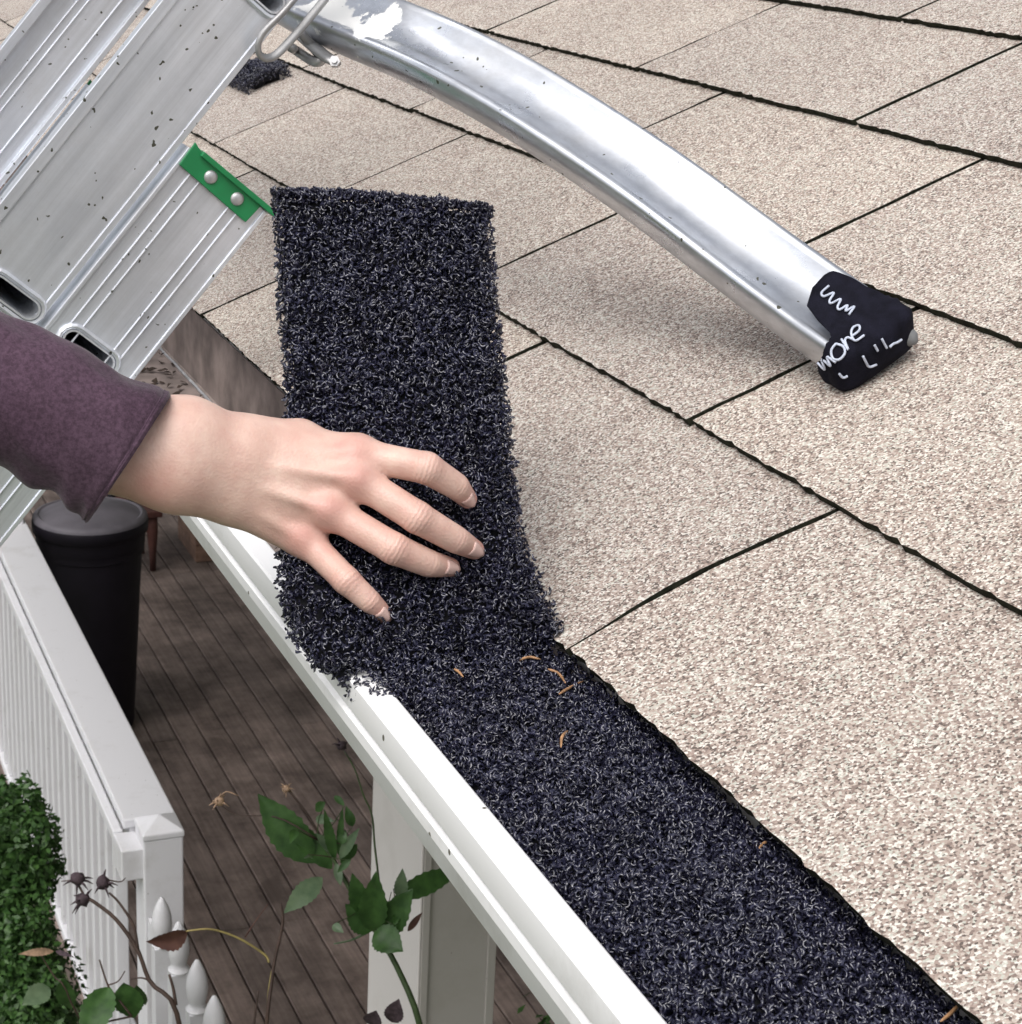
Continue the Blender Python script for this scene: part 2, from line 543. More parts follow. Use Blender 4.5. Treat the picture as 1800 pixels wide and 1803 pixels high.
_n3 = N(_nt, 'ShaderNodeTexNoise', Scale=260.0, Detail=2.0); _nt.links.new(_p, _n3.inputs['Vector'])
_a1 = N(_nt, 'ShaderNodeMath', operation='MULTIPLY_ADD'); _nt.links.new(_n3.outputs['Fac'], _a1.inputs[0]); _a1.inputs[1].default_value = 5.0; _nt.links.new(_fo.outputs['Fac'], _a1.inputs[2])
_a2 = N(_nt, 'ShaderNodeMath', operation='SINE'); _nt.links.new(_a1.outputs[0], _a2.inputs[0])
_a3 = N(_nt, 'ShaderNodeMath', operation='MULTIPLY'); _nt.links.new(_a2.outputs[0], _a3.inputs[0]); _nt.links.new(_fm.outputs['Fac'], _a3.inputs[1])
_a4 = N(_nt, 'ShaderNodeMath', operation='MULTIPLY_ADD'); _nt.links.new(_n2.outputs['Distance'], _a4.inputs[0]); _a4.inputs[1].default_value = 0.8; _nt.links.new(_a3.outputs[0], _a4.inputs[2])
bump(_nt, _b, _a4.outputs[0], 0.30, 0.0006)
M_NAIL = simple('fingernail', (0.70, 0.49, 0.44), 0.2, var=0.05)

M_SLEEVE, _nt, _b = mat_new('plum_knit_fabric')
_p = pos(_nt)
_n1 = N(_nt, 'ShaderNodeTexNoise', Scale=22.0, Detail=6.0); _nt.links.new(_p, _n1.inputs['Vector'])
_c0 = ramp(_nt, _n1.outputs['Fac'], [(0.3, (0.058, 0.035, 0.052)), (0.7, (0.088, 0.055, 0.079))])
_n4 = N(_nt, 'ShaderNodeTexNoise', Scale=420.0, Detail=3.0, Roughness=0.7); _nt.links.new(_p, _n4.inputs['Vector'])
_lint = ramp(_nt, _n4.outputs['Fac'], [(0.35, (0.72, 0.72, 0.72)), (0.65, (1.3, 1.28, 1.3))])
_c0m = mixc(_nt, 1.0, _c0.outputs[0], _lint.outputs[0], 'MULTIPLY')
_nt.links.new(_c0m, _b.inputs['Base Color'])
_b.inputs['Roughness'].default_value = 0.95
_b.inputs['Sheen Weight'].default_value = 0.2
_b.inputs['Sheen Roughness'].default_value = 0.4
_b.inputs['Specular IOR Level'].default_value = 0.05
_wv = N(_nt, 'ShaderNodeTexNoise', Scale=1400.0, Detail=2.0); _nt.links.new(_p, _wv.inputs['Vector'])
bump(_nt, _b, _wv.outputs['Fac'], 0.45, 0.0006)

# ------------------------------------------------------------------ ground, deck, house shell
ground = mesh_obj('ground', [(-120, -120, GROUND_Z), (120, -120, GROUND_Z), (120, 160, GROUND_Z), (-120, 160, GROUND_Z)], [(0, 1, 2, 3)], M_GROUND)
tag(ground, 'grass and soil ground below the porch', 'ground', kind='structure')

porch = empty('porch_deck', (1.9, 6, DECK_Z), 'weathered brown plank porch deck under the roof', 'deck', kind='structure')
BW = 0.128
bi = 0
x = 0.70
board_me = {}
while x < 3.4:
    for (ya, yb) in ((0.6, 5.3), (5.304, 9.6), (9.604, 15.0)) if bi % 2 else ((0.6, 7.2), (7.204, 15.0)):
        key = (ya, yb)
        if key not in board_me:
            h = MB()
            h.box(0.004, BW - 0.004, ya, yb, -0.035, 0.0)
            board_me[key] = h.build('board', M_DECK, bevel=0.004, seg=1)
            o = board_me[key]
        else:
            o = board_me[key].copy()
            COL.objects.link(o)
        o.location = (x, 0, DECK_Z + random.uniform(-0.003, 0.002))
        local(o, porch)
    x += BW
    bi += 1
mb = MB(); mb.box(0.72, 3.4, 0.62, 14.9, DECK_Z - 0.16, DECK_Z - 0.06); mb.build('joist_frame', M_DECK, porch)

wall = MB().box(3.4, 3.55, -3, 15, GROUND_Z, 1.2).build('unseen_house_wall', M_SIDING)  # out of view, added to keep light off the deck from behind
tag(wall, 'unseen siding wall added behind the porch to darken the deck', 'wall', kind='structure')

# ------------------------------------------------------------------ roof with its shingles
TW, EX = 0.43586, 0.18161
roof = empty('shingle_roof', (0, 0, 0), 'pinkish beige granule shingle roof along the gutter', 'roof')
roof.rotation_euler = (0, -ROOF_A, 0)
RM = Matrix.Rotation(-ROOF_A, 4, 'Y')


def roof_child(o):
    o.parent = roof
    return o


frac = {0: 0.0, 1: 0.4236, 2: 0.8285, 3: 0.262, 4: 0.718, 5: 0.15, 6: 0.55, 7: 0.9}
NX, NT = 64, 9


def make_tab(seed, gap0, bow0, gap1, bow1, tp=0.8):
    """slab in roof axes: x up the slope, y along the eave; gap/bow shape its two side joints; ragged lower edge"""
    r = random.Random(seed)
    L = EX + 0.035
    th = 0.0055
    top, bot = [], []
    ph = r.uniform(0, 6)
    warp = [r.uniform(-1, 1) for _ in range(4)]
    for i in range(NX + 1):
        u = i / NX
        for j in range(NT + 1):
            v = j / NT
            tt = v * L
            q = min(1.0, tt / EX)
            ylo = gap0 * (tp + (1 - tp) * q) / 2 + bow0 * math.sin(math.pi * q)
            yhi = TW - gap1 * (tp + (1 - tp) * q) / 2 + bow1 * math.sin(math.pi * q)
            if i in (0, NX):
                ylo += r.uniform(-0.0011, 0.0011); yhi += r.uniform(-0.0011, 0.0011)
            yy = ylo + (yhi - ylo) * u
            xx = tt
            if j == 0:
                xx += r.uniform(-0.0019, 0.0019) * r.random() + 0.0003 * math.sin(9 * u + ph)
            zz = 0.0068 * (1 - v * 1.02) + 0.0006 * math.sin(3.1 * u + ph) * (1 - v) * warp[0] + 0.0003 * warp[1] * math.sin(7 * u)
            if j == 0:
                zz += r.uniform(-0.0004, 0.0006)
            top.append((xx, yy, zz))
            bot.append((xx + (0.001 if j == 0 else 0), yy, zz - th))
    n = len(top)
    W = NT + 1
    faces, mi = [], []
    for i in range(NX):
        for j in range(NT):
            k = i * W + j
            faces.append((k, k + 1, k + W + 1, k + W)[::-1]); mi.append(0)
    def side(loop):
        for p, q in zip(loop, loop[1:]):
            faces.append((p, q, q + n, p + n)); mi.append(1)
    side([i * W for i in range(NX + 1)])
    side([j for j in range(NT, -1, -1)])
    side([NX * W + j for j in range(NT + 1)])
    return top + bot, faces, mi


def shingle_mesh(seed, *a):
    v, f, mi = make_tab(seed, *a)
    me = bpy.data.meshes.new('shingle')
    me.from_pydata(v, [], f)
    me.materials.append(M_GRAN); me.materials.append(M_ASPH)
    me.polygons.foreach_set('material_index', mi)
    me.update()
    bmx = bmesh.new(); bmx.from_mesh(me); bmesh.ops.recalc_face_normals(bmx, faces=bmx.faces); 
    # open slab: make sure the granule face looks up
    up = sum(f_.normal.z for f_ in bmx.faces if f_.material_index == 0)
    if up < 0:
        bmesh.ops.reverse_faces(bmx, faces=bmx.faces)
    bmx.to_mesh(me); bmx.free()
    return me


variants = [shingle_mesh(100 + i, 0.0064, random.uniform(-.0015, .0015), 0.0064, random.uniform(-.0015, .0015)) for i in range(6)]
# the joint in the eave course nearest the viewer is bowed and opens wider towards its top
near_hi = shingle_mesh(210, 0.0064, 0.0, 0.0040, 0.0075, 0.1)
near_lo = shingle_mesh(211, 0.0040, 0.0110, 0.0064, 0.0, 0.1)
cnt = 0
for j in range(8):
    y_hi = 3.2 + 0.5 * j if j < 6 else 5.5
    k0 = math.floor(-1.9 / TW)
    k = k0
    while (k + frac[j]) * TW < y_hi:
        y0 = (k + frac[j]) * TW
        me = variants[(k * 7 + j * 5) % 6]
        if j == 0 and k == -3: me = near_hi
        if j == 0 and k == -2: me = near_lo
        o = bpy.data.objects.new('shingle', me)
        COL.objects.link(o)
        o.location = (j * EX + random.uniform(-.0015, .0015), y0, 0.0008 + random.uniform(0, 0.0008))
        o.rotation_euler = (0, 0, random.uniform(-0.002, 0.002))
        roof_child(o)
        cnt += 1
        k += 1

# sheathing, drip edge, ceiling under the roof
o = MB().box(0.024, 3.95, -3.0, 15.0, -0.022, -0.0065).build('sheathing', M_UNDER); roof_child(o)
o = MB().box(0.022, 0.05, -3.0, 15.0, -0.0262, -0.0222).build('drip_edge', M_UNDER); roof_child(o)
mb = MB().box(0.0285, 0.05, -3.0, 15.0, -0.24, -0.018).build('fascia_board', M_WHITE, roof)
mb = MB().box(0.052, 3.39, -3.0, 15.0, -0.25, -0.235).build('ceiling_board', M_SOFFIT, roof)

# ------------------------------------------------------------------ gutter
gutter = empty('rain_gutter', (-0.05, 0, -0.1), 'white painted metal rain gutter running along the roof edge', 'gutter')


def extrude_profile(pts, y0, y1, th=0.0):
    v = [(x_, y0, z_) for x_, z_ in pts] + [(x_, y1, z_) for x_, z_ in pts]
    n = len(pts)
    return v, [(i, i + 1, n + i + 1, n + i) for i in range(n - 1)]


def strip(name, pts, ysegs, mat, solid, parent, wob=0.0):
    v, f = [], []
    n = len(pts)
    for q, y_ in enumerate(ysegs):
        w = wob * (mnoise.noise(Vector((y_ * 2.1, 3.3, 0))) + 0.4 * mnoise.noise(Vector((y_ * 9.1, 7.3, 0))))
        for x_, z_ in pts:
            v.append((x_ + w, y_, z_ + 0.5 * w))
    for q in range(len(ysegs) - 1):
        for i in range(n - 1):
            a_ = q * n + i
            f.append((a_, a_ + 1, a_ + n + 1, a_ + n))
    o = mesh_obj(name, v, f, mat, parent, smooth=True)
    s = o.modifiers.new('solid', 'SOLIDIFY'); s.thickness = solid; s.offset = 0
    e = o.modifiers.new('edge', 'EDGE_SPLIT'); e.split_angle = math.radians(35)
    return o


ysg = list(np.linspace(-2.6, 12.0, 150))
# inner liner: back wall, floor, inside of the front
strip('trough', [(0.0235, -0.022), (0.0235, -0.094), (0.0205, -0.0975), (-0.072, -0.0985), (-0.084, -0.085), (-0.090, -0.055), (-0.1085, -0.025), (-0.1105, -0.010)], ysg, M_DIRT, 0.0012, gutter)
strip('front_panel', [(-0.1135, -0.0065), (-0.1130, 0.0004), (-0.1140, 0.0010), (-0.1272, 0.0004), (-0.1284, -0.0008), (-0.1290, -0.0150), (-0.1286, -0.0162),
                      (-0.1262, -0.0175), (-0.1258, -0.0190), (-0.1290, -0.0215), (-0.1290, -0.0275), (-0.1235, -0.0300), (-0.1135, -0.0420), (-0.0985, -0.0560), (-0.0940, -0.0900), (-0.0840, -0.1035), (0.0, -0.1045)],
      ysg, M_WHITE, 0.0008, gutter, wob=0.0006)
sp = [(0.0195, y_, -0.0955 + 0.0012 * mnoise.noise(Vector((y_ * 25, 0, 1)))) for y_ in np.linspace(-0.6, 3.0, 160)]
MB().tube(sp, 0.0017, 6).build('seam_highlight', M_SEAM, gutter, smooth=True)

# leaf crumbs lying on the gutter floor
crumb = MB()
for _ in range(420):
    y_ = rng.uniform(-0.4, 1.6); x_ = -0.07 + 0.09 * rng.random()
    a_, s_ = rng.uniform(0, 6.28), rng.uniform(0.002, 0.007)
    q = [(x_ + s_ * math.cos(a_ + k) * (1 if k % 2 else .45), y_ + s_ * math.sin(a_ + k) * (1 if k % 2 else .45), -0.0965 + rng.uniform(0, .005)) for k in (0, 1.57, 3.14, 4.71)]
    crumb.add(q, [(0, 1, 2, 3)])
cr = crumb.build('leaf_litter', simple('leaf_litter_brown', (0.045, 0.03, 0.022), 0.9, var=0.6, scale=90))
tag(cr, 'brown leaf crumbs and grit on the gutter floor', 'leaf litter', kind='stuff')
# ------------------------------------------------------------------ fibre filter strip
def fibres(name, Pg, Ng, count, mat, depth, seed, edge=0.0025, rr=(0.0009, 0.0020), tr=(0.00065, 0.00105), nseg=5):
    """Pg, Ng: grids (rows, cols, 3) of the strip's face and its outward normal; curls of coarse fibre spread over and under the face"""
    r = np.random.default_rng(seed)
    nr_, nc_ = Pg.shape[:2]
    # area weighting per row
    rowlen = np.linalg.norm(Pg[1:, nc_ // 2] - Pg[:-1, nc_ // 2], axis=1)
    cum = np.concatenate([[0], np.cumsum(rowlen)]); cum /= cum[-1]
    v = np.interp(r.random(count), cum, np.arange(nr_))
    u = r.random(count)
    ed = r.random(count)
    u = np.where(ed < 0.065, r.normal(0, 0.019, count), u)
    u = np.where(ed > 0.935, 1 + r.normal(0, 0.019, count), u)
    u = np.clip(u, -0.030, 1.030)
    endm = r.random(count)
    v = np.where(endm < 0.014, nr_ - 1 - np.abs(r.normal(0, 0.5, count)), v)
    v = np.clip(v, 0, nr_ - 1.001)
    uc = np.clip(u, 0, 0.9999) * (nc_ - 1)
    i, j = v.astype(int), uc.astype(int)
    fi, fj = (v - i)[:, None], (uc - j)[:, None]
    i = np.minimum(i, nr_ - 2); j = np.minimum(j, nc_ - 2)
    P = (Pg[i, j] * (1 - fi) * (1 - fj) + Pg[i + 1, j] * fi * (1 - fj) + Pg[i, j + 1] * (1 - fi) * fj + Pg[i + 1, j + 1] * fi * fj)
    Nn = Ng[i, j]
    across = Pg[i, nc_ - 1] - Pg[i, 0]
    P = P + across * (u - np.clip(u, 0, 1))[:, None]
    w = np.where((u < 0.03) | (u > 0.97), r.uniform(-depth * 1.5, 0.001, count), -np.abs(r.normal(0, depth * 0.45, count)) + 0.0012)
    cell = np.array([mnoise.noise(Vector(q_ * 160)) for q_ in P])
    P = P + Nn * (w + 0.0018 * cell)[:, None]
    e1 = r.normal(size=(count, 3)); e1 -= 0.45 * (e1 * Nn).sum(1)[:, None] * Nn
    e1 /= np.linalg.norm(e1, axis=1)[:, None]
    e2 = r.normal(size=(count, 3)); e2 -= (e2 * e1).sum(1)[:, None] * e1
    e2 /= np.linalg.norm(e2, axis=1)[:, None]
    e3 = np.cross(e1, e2)
    rad = r.uniform(*rr, count)
    ang = r.uniform(1.2, 3.6, count)
    rise = r.uniform(-0.003, 0.003, count)
    tb = r.uniform(*tr, count)
    V = np.zeros((count, nseg, 3, 3))
    for s in range(nseg):
        th = (s / (nseg - 1) - 0.5) * ang
        rad_v = np.cos(th)[:, None] * e1 + np.sin(th)[:, None] * e2
        c = P + rad_v * rad[:, None] - e1 * (rad * 0.6)[:, None] + e3 * (rise * (s / (nseg - 1) - .5))[:, None]
        for k in range(3):
            a_ = 2 * math.pi * k / 3
            V[:, s, k] = c + (rad_v * math.cos(a_) + e3 * math.sin(a_)) * tb[:, None]
    base = (np.arange(count) * nseg * 3)[:, None, None, None]
    F = []
    for s in range(nseg - 1):
        for k in range(3):
            k2 = (k + 1) % 3
            F.append(np.array([s * 3 + k, s * 3 + k2, (s + 1) * 3 + k2, (s + 1) * 3 + k]))
    F = np.array(F)[None] + (np.arange(count) * nseg * 3)[:, None, None]
    return np_mesh(name, V.reshape(-1, 3), F.reshape(-1, 4), mat)


def grid_normals(G, toward):
    du = np.gradient(G, axis=1); dv = np.gradient(G, axis=0)
    n_ = np.cross(du, dv)
    n_ /= np.linalg.norm(n_, axis=2)[:, :, None] + 1e-12
    c = G.mean((0, 1))
    if (n_ * (np.array(toward) - c)).sum() < 0:
        n_ = -n_
    return n_


def slab_from_grid(name, G, Ng, off, th, mat):
    nr_, nc_ = G.shape[:2]
    A = (G - Ng * off).reshape(-1, 3); B = (G - Ng * (off + th)).reshape(-1, 3)
    n_ = len(A)
    f = []
    for i in range(nr_ - 1):
        for j in range(nc_ - 1):
            k = i * nc_ + j
            f.append((k, k + 1, k + nc_ + 1, k + nc_)); f.append((n_ + k, n_ + k + nc_, n_ + k + nc_ + 1, n_ + k + 1))
    loop = [j for j in range(nc_)] + [i * nc_ + nc_ - 1 for i in range(1, nr_)] + [(nr_ - 1) * nc_ + j for j in range(nc_ - 2, -1, -1)] + [i * nc_ for i in range(nr_ - 2, 0, -1)]
    for p_, q_ in zip(loop, loop[1:] + loop[:1]):
        f.append((q_, p_, p_ + n_, q_ + n_))
    return mesh_obj(name, np.vstack([A, B]), f, mat, smooth=True)


Lr, Rr = [], []
for y_ in (-2.0, -1.75, -1.5, -1.3, -1.15, -1.03, -0.945):
    Lr.append((-0.1105, y_, -0.006)); Rr.append((0.010, y_, -0.0075))
for l, r_ in (((640, 1202, 1.068), (1002, 1160, 1.128)), ((572, 1160, 1.073), (982, 1107, 1.128)), ((523, 1095, 1.080), (960, 1050, 1.130)),
              ((505, 1020, 1.092), (930, 985, 1.134)), ((502, 930, 1.110), (908, 900, 1.140)), ((509, 800, 1.134), (894, 780, 1.152)),
              ((511, 680, 1.155), (882, 660, 1.166)), ((501, 540, 1.178), (867, 540, 1.186)), ((494, 420, 1.196), (860, 440, 1.202)), ((491, 334, 1.208), (855, 362, 1.212))):
    Lr.append(tuple(at(l[0], l[1], D=l[2]))); Rr.append(tuple(at(r_[0], r_[1], D=r_[2])))
NR = 150
Ls, Rs = smooth_path(Lr, NR), smooth_path(Rr, NR)
NCOL = 13
us = np.linspace(0, 1, NCOL)[None, :, None]
G = Ls[:, None, :] * (1 - us) + Rs[:, None, :] * us
Ng = grid_normals(G, CAMC)
crown = (4 * us * (1 - us)) * 0.006
G = G + Ng * crown
for i in range(NR):
    for j in range(NCOL):
        G[i, j] += Ng[i, j] * 0.0022 * mnoise.noise(Vector(G[i, j] * 38))
mat_root = empty('gutter_filter_strip', tuple(G[20, 6]), 'coarse black fibre filter strip lying in the gutter and bent upright at the hand', 'filter strip')
core = local(slab_from_grid('foam_core', (G.mean(1, keepdims=True) + (G - G.mean(1, keepdims=True)) * 0.955)[:-1], Ng[:-1], 0.0075, 0.008, M_CORE), mat_root)
fb = local(fibres('fibre_curls', G, Ng, 88000, M_FIBRE, 0.009, 11), mat_root)
fb['kind'] = 'stuff'

# scrap of the same fibre on the roof beyond the ladder
c0, ux = at(452, 132, roof=0.012), np.array([CA, 0, SA])
Gs = np.array([[c0 + ux * a_ * 0.034 + np.array([0, b_ * 0.060, 0]) + np.array([-SA, 0, CA]) * 0.014 * (1 - abs(a_) * .6) for a_ in np.linspace(-1, 1, 7)] for b_ in np.linspace(-1, 1, 9)])
Ns = grid_normals(Gs, c0 + np.array([0, 0, 5.0]))
sc_root = empty('filter_scrap', tuple(c0), 'small black fibre scrap on the shingles behind the ladder rail', 'filter scrap')
local(slab_from_grid('foam_core', Gs[1:-1, 1:-1], Ns[1:-1, 1:-1], 0.006, 0.012, M_CORE), sc_root)
_f = local(fibres('fibre_curls', Gs, Ns, 2600, M_FIBRE, 0.011, 12), sc_root); _f['kind'] = 'stuff'

# dry needles dropped on the strip
needle_spots = [((912, 1163), (932, 1157), (952, 1161), 'dry orange needle on the strip nearest the bend'),
                ((965, 1178), (984, 1186), (996, 1203), 'curled dry needle on the strip beside the roof corner'),
                ((985, 1222), (1005, 1210), (1028, 1199), 'dull brown needle reaching the roof edge by the bend'),
                ((1000, 1287), (990, 1297), (988, 1316), 'short bright needle in the middle of the strip'),
                ((800, 1178), (808, 1183), (816, 1192), 'tiny reddish needle on the strip below the little finger'),
                ((1350, 1482), (1342, 1488), (1336, 1497), 'tiny needle under the roof edge halfway along'),
                ((1688, 1770), (1672, 1786), (1656, 1799), 'pale needle by the roof edge at the bottom corner')]


def on_strip(x_, y_):
    """nearest sight-line hit on the strip's face"""
    best, bp = 1e9, None
    d = CAMR.T @ np.array([(x_ - 900) / FOC, (y_ - 901.5) / FOC, 1.0]); d /= np.linalg.norm(d)
    Q = G.reshape(-1, 3) - CAMC
    tt = Q @ d
    ds = np.linalg.norm(Q - tt[:, None] * d, axis=1)
    i = int(np.argmin(ds))
    k = np.argsort(ds)[:4]
    depth = float((tt[k] / (ds[k] + 1e-4)).sum() / (1 / (ds[k] + 1e-4)).sum())
    return CAMC + d * (depth - 0.006)


for a_, b_, c_, lab in needle_spots:
    pts = smooth_path([on_strip(*a_), on_strip(*b_), on_strip(*c_)], 8)
    o = MB().tube(pts, [0.0004, 0.0008, 0.0009, 0.0009, 0.0009, 0.0008, 0.0007, 0.0003], 5).build('pine_needle', M_NEEDLE, smooth=True)
    tag(o, lab, 'needle', 'dry needles on the filter strip')


# ------------------------------------------------------------------ hand: one smooth skin from blended tapered limbs
def surface_nets(F, origin, h):
    nx, ny, nz = F.shape
    inside = F < 0
    c = [(i, j, k) for i in (0, 1) for j in (0, 1) for k in (0, 1)]
    cnt_ = sum(inside[i:nx - 1 + i, j:ny - 1 + j, k:nz - 1 + k].astype(np.int8) for i, j, k in c)
    act = (cnt_ > 0) & (cnt_ < 8)
    idx = -np.ones(act.shape, dtype=np.int64)
    A = np.argwhere(act)
    idx[act] = np.arange(len(A))
    acc = np.zeros((len(A), 3)); n_ = np.zeros(len(A))
    for p_ in c:
        for ax in range(3):
            if p_[ax] == 0:
                q_ = list(p_); q_[ax] = 1
                f0 = F[A[:, 0] + p_[0], A[:, 1] + p_[1], A[:, 2] + p_[2]]
                f1 = F[A[:, 0] + q_[0], A[:, 1] + q_[1], A[:, 2] + q_[2]]
                m_ = (f0 < 0) != (f1 < 0)
                tt = np.where(m_, f0 / np.where(f0 == f1, 1, f0 - f1), 0)
                pt = np.tile(np.array(p_, float), (len(A), 1)); pt[:, ax] += tt
                acc += np.where(m_[:, None], pt, 0); n_ += m_
    V = (A + acc / n_[:, None]) * h + origin
    quads = []
    for ax in range(3):
        o1, o2 = [(1, 2), (2, 0), (0, 1)][ax]
        sl0 = [slice(None)] * 3; sl1 = [slice(None)] * 3
        sl0[ax] = slice(0, -1); sl1[ax] = slice(1, None)
        a0, a1 = inside[tuple(sl0)], inside[tuple(sl1)]
        E_ = np.argwhere(a0 != a1)
        flip = a0[E_[:, 0], E_[:, 1], E_[:, 2]]
        ok = (E_[:, o1] > 0) & (E_[:, o2] > 0)
        for d in (o1, o2):
            ok &= E_[:, d] < F.shape[d] - 1
        E_, flip = E_[ok], flip[ok]
        def cell(d1, d2):
            q_ = E_.copy(); q_[:, o1] -= d1; q_[:, o2] -= d2
            return idx[q_[:, 0], q_[:, 1], q_[:, 2]]
        q_ = np.stack([cell(1, 1), cell(0, 1), cell(0, 0), cell(1, 0)], 1)
        q_[~flip] = q_[~flip][:, ::-1]
        quads.append(q_)
    return V, np.vstack(quads)


def capsule(P, a_, b_, r0, r1):
    a_, b_ = np.array(a_), np.array(b_)
    ab = b_ - a_
    t_ = np.clip(((P - a_) @ ab) / (ab @ ab), 0, 1)
    return np.linalg.norm(P - a_ - t_[..., None] * ab, axis=-1) - (r0 + (r1 - r0) * t_)


def smin(a_, b_, k):
    h = np.clip(0.5 + 0.5 * (b_ - a_) / k, 0, 1)
    return b_ * (1 - h) + a_ * h - k * h * (1 - h)


H = lambda x_, y_, D: at(x_, y_, D=D + 0.042)
MCP = [H(628, 800, 1.060), H(628, 843, 1.053), H(577, 897, 1.053), H(533, 946, 1.060)]
FING = [  # PIP, DIP, tip with radii at MCP, PIP, DIP, tip
    ([H(752, 824, 1.052), H(803, 856, 1.066), H(824, 879, 1.079)], (0.0094, 0.0090, 0.0078, 0.0056)),
    ([H(735, 911, 1.048), H(803, 950, 1.062), H(836, 968, 1.078)], (0.0094, 0.0091, 0.0080, 0.0058)),
    ([H(694, 966, 1.046), H(755, 992, 1.058), H(793, 999, 1.073)], (0.0092, 0.0089, 0.0079, 0.0058)),
    ([H(610, 1022, 1.044), H(650, 1058, 1.046), H(678, 1083, 1.054)], (0.0086, 0.0078, 0.0068, 0.0050)),
]
CARP = [H(420, 792, 1.052), H(412, 812, 1.048), H(402, 838, 1.048), H(398, 862, 1.052)]
ELB = [H(150, 742, 1.030), H(120, 795, 1.030)]
WR = [H(330, 768, 1.043), H(310, 834, 1.043)]
allp = np.array(MCP + [p_ for f_ in FING for p_ in f_[0]] + CARP + WR + [H(190, 740, 1.03), H(170, 830, 1.03), H(640, 840, 1.09)])
lo, hi = allp.min(0) - 0.034, allp.max(0) + 0.034
hh = 0.00125
dims = np.ceil((hi - lo) / hh).astype(int)
gx = [lo[i] + hh * np.arange(dims[i]) for i in range(3)]
PG = np.stack(np.meshgrid(*gx, indexing='ij'), -1)
dcam = CAMR[2]
palm = None
for i, (m_, c_) in enumerate(zip(MCP, CARP)):
    r0, r1 = [(0.0155, 0.0118), (0.0155, 0.0118), (0.015, 0.0112), (0.0165, 0.0115)][i]
    d = capsule(PG, c_ + dcam * 0.006, m_ + dcam * 0.004, r0, r1)
    palm = d if palm is None else smin(palm, d, 0.010)
for (w_, c_, r0, r1) in ((WR[0], CARP[0], 0.0195, 0.0165), (WR[1], CARP[3], 0.0195, 0.0168), (H(320, 800, 1.043), CARP[1], 0.021, 0.017)):
    palm = smin(palm, capsule(PG, w_, c_ + dcam * 0.004, r0, r1), 0.012)
for (a_, b_) in ((ELB[0], WR[0]), (ELB[1], WR[1]), ((ELB[0] + ELB[1]) / 2, (WR[0] + WR[1]) / 2)):
    palm = smin(palm, capsule(PG, a_, b_, 0.0175, 0.0190), 0.014)
# thumb: its first bone makes the bump on the upper outline, the rest curls under the palm
thumb = capsule(PG, H(440, 785, 1.058), H(528, 770, 1.068), 0.0150, 0.0092)
thumb = smin(thumb, capsule(PG, H(528, 770, 1.068), H(590, 806, 1.085), 0.0092, 0.0086), 0.005)
thumb = smin(thumb, capsule(PG, H(590, 806, 1.085), H(640, 850, 1.090), 0.0086, 0.0062), 0.005)
palm = smin(palm, thumb, 0.011)
# knuckle heads and extensor tendons stand out on the back of the hand
for i, m_ in enumerate(MCP):
    palm = smin(palm, np.linalg.norm(PG - (m_ - dcam * 0.0035), axis=-1) - 0.0088, 0.006)
    s0 = CARP[i] * 0.35 + m_ * 0.65
    palm = smin(palm, capsule(PG, CARP[i] * 0.7 + m_ * 0.3 - dcam * 0.0068, m_ - dcam * 0.0085, 0.0016, 0.0030), 0.0045)
hand_f = palm
fing_d = []
for m_, (js, rs) in zip(MCP, FING):
    ch = [m_ + dcam * 0.002] + list(js)
    d = None
    for q_ in range(3):
        s_ = capsule(PG, ch[q_], ch[q_ + 1], rs[q_], rs[q_ + 1])
        d = s_ if d is None else np.minimum(d, s_)
    d = smin(d, np.linalg.norm(PG - (ch[1] - dcam * 0.0012), axis=-1) - rs[1] * 0.93, 0.003)
    fing_d.append(d)
fmin = np.minimum.reduce(fing_d)
hand_f = smin(hand_f, fmin, 0.0065)
HV, HF = surface_nets(hand_f, lo, hh)
person = empty('person', tuple(WR[0]), 'hand in a plum long sleeve pressing the black strip into the gutter', 'person')
hand = np_mesh('hand', HV, HF, M_SKIN)
sm = hand.modifiers.new('smooth', 'SMOOTH'); sm.factor = 0.5; sm.iterations = 9
local(hand, person)
# blood shows through at knuckles, finger joints and fingertips
fl = np.zeros(len(HV))
for m_ in MCP:
    fl = np.maximum(fl, 0.62 * np.exp(-(np.linalg.norm(HV - (m_ - dcam * 0.008), axis=1) / 0.012) ** 2))
for js, rs in FING:
    fl = np.maximum(fl, 0.42 * np.exp(-(np.linalg.norm(HV - js[0], axis=1) / 0.011) ** 2))
    fl = np.maximum(fl, 0.62 * np.exp(-(np.linalg.norm(HV - js[2], axis=1) / 0.013) ** 2))
fl = np.maximum(fl, 0.5 * np.exp(-(np.linalg.norm(HV - H(585, 935, 1.05), axis=1) / 0.016) ** 2))
fl = np.maximum(fl, 0.55 * np.exp(-(np.linalg.norm(HV - H(262, 850, 1.03), axis=1) / 0.02) ** 2))
fold = np.zeros(len(HV)); fmask = np.zeros(len(HV))
for m_, (js, rs) in zip(MCP, FING):
    for c_, d_, rad, amp in ((js[0], js[1] - m_, 0.0075, 1.0), (js[1], js[2] - js[0], 0.0045, 0.6)):
        d_ = d_ / np.linalg.norm(d_)
        q_ = HV - c_
        g_ = amp * np.exp(-(np.linalg.norm(q_, axis=1) / (rad + rs[1])) ** 4) * np.clip(-(q_ @ dcam) / rs[1] * 1.6, 0, 1) * np.exp(-((q_ @ d_) / rad) ** 2)
        use = g_ > fmask
        fold = np.where(use, (q_ @ d_) * 2 * math.pi / 0.0026, fold); fmask = np.maximum(fmask, g_)
for nm, ar in (('fold', fold), ('fold_mask', fmask * 0.7)):
    at_ = hand.data.attributes.new(nm, 'FLOAT', 'POINT'); at_.data.foreach_set('value', ar.astype(np.float32))
ca = hand.data.attributes.new('flush', 'FLOAT', 'POINT')
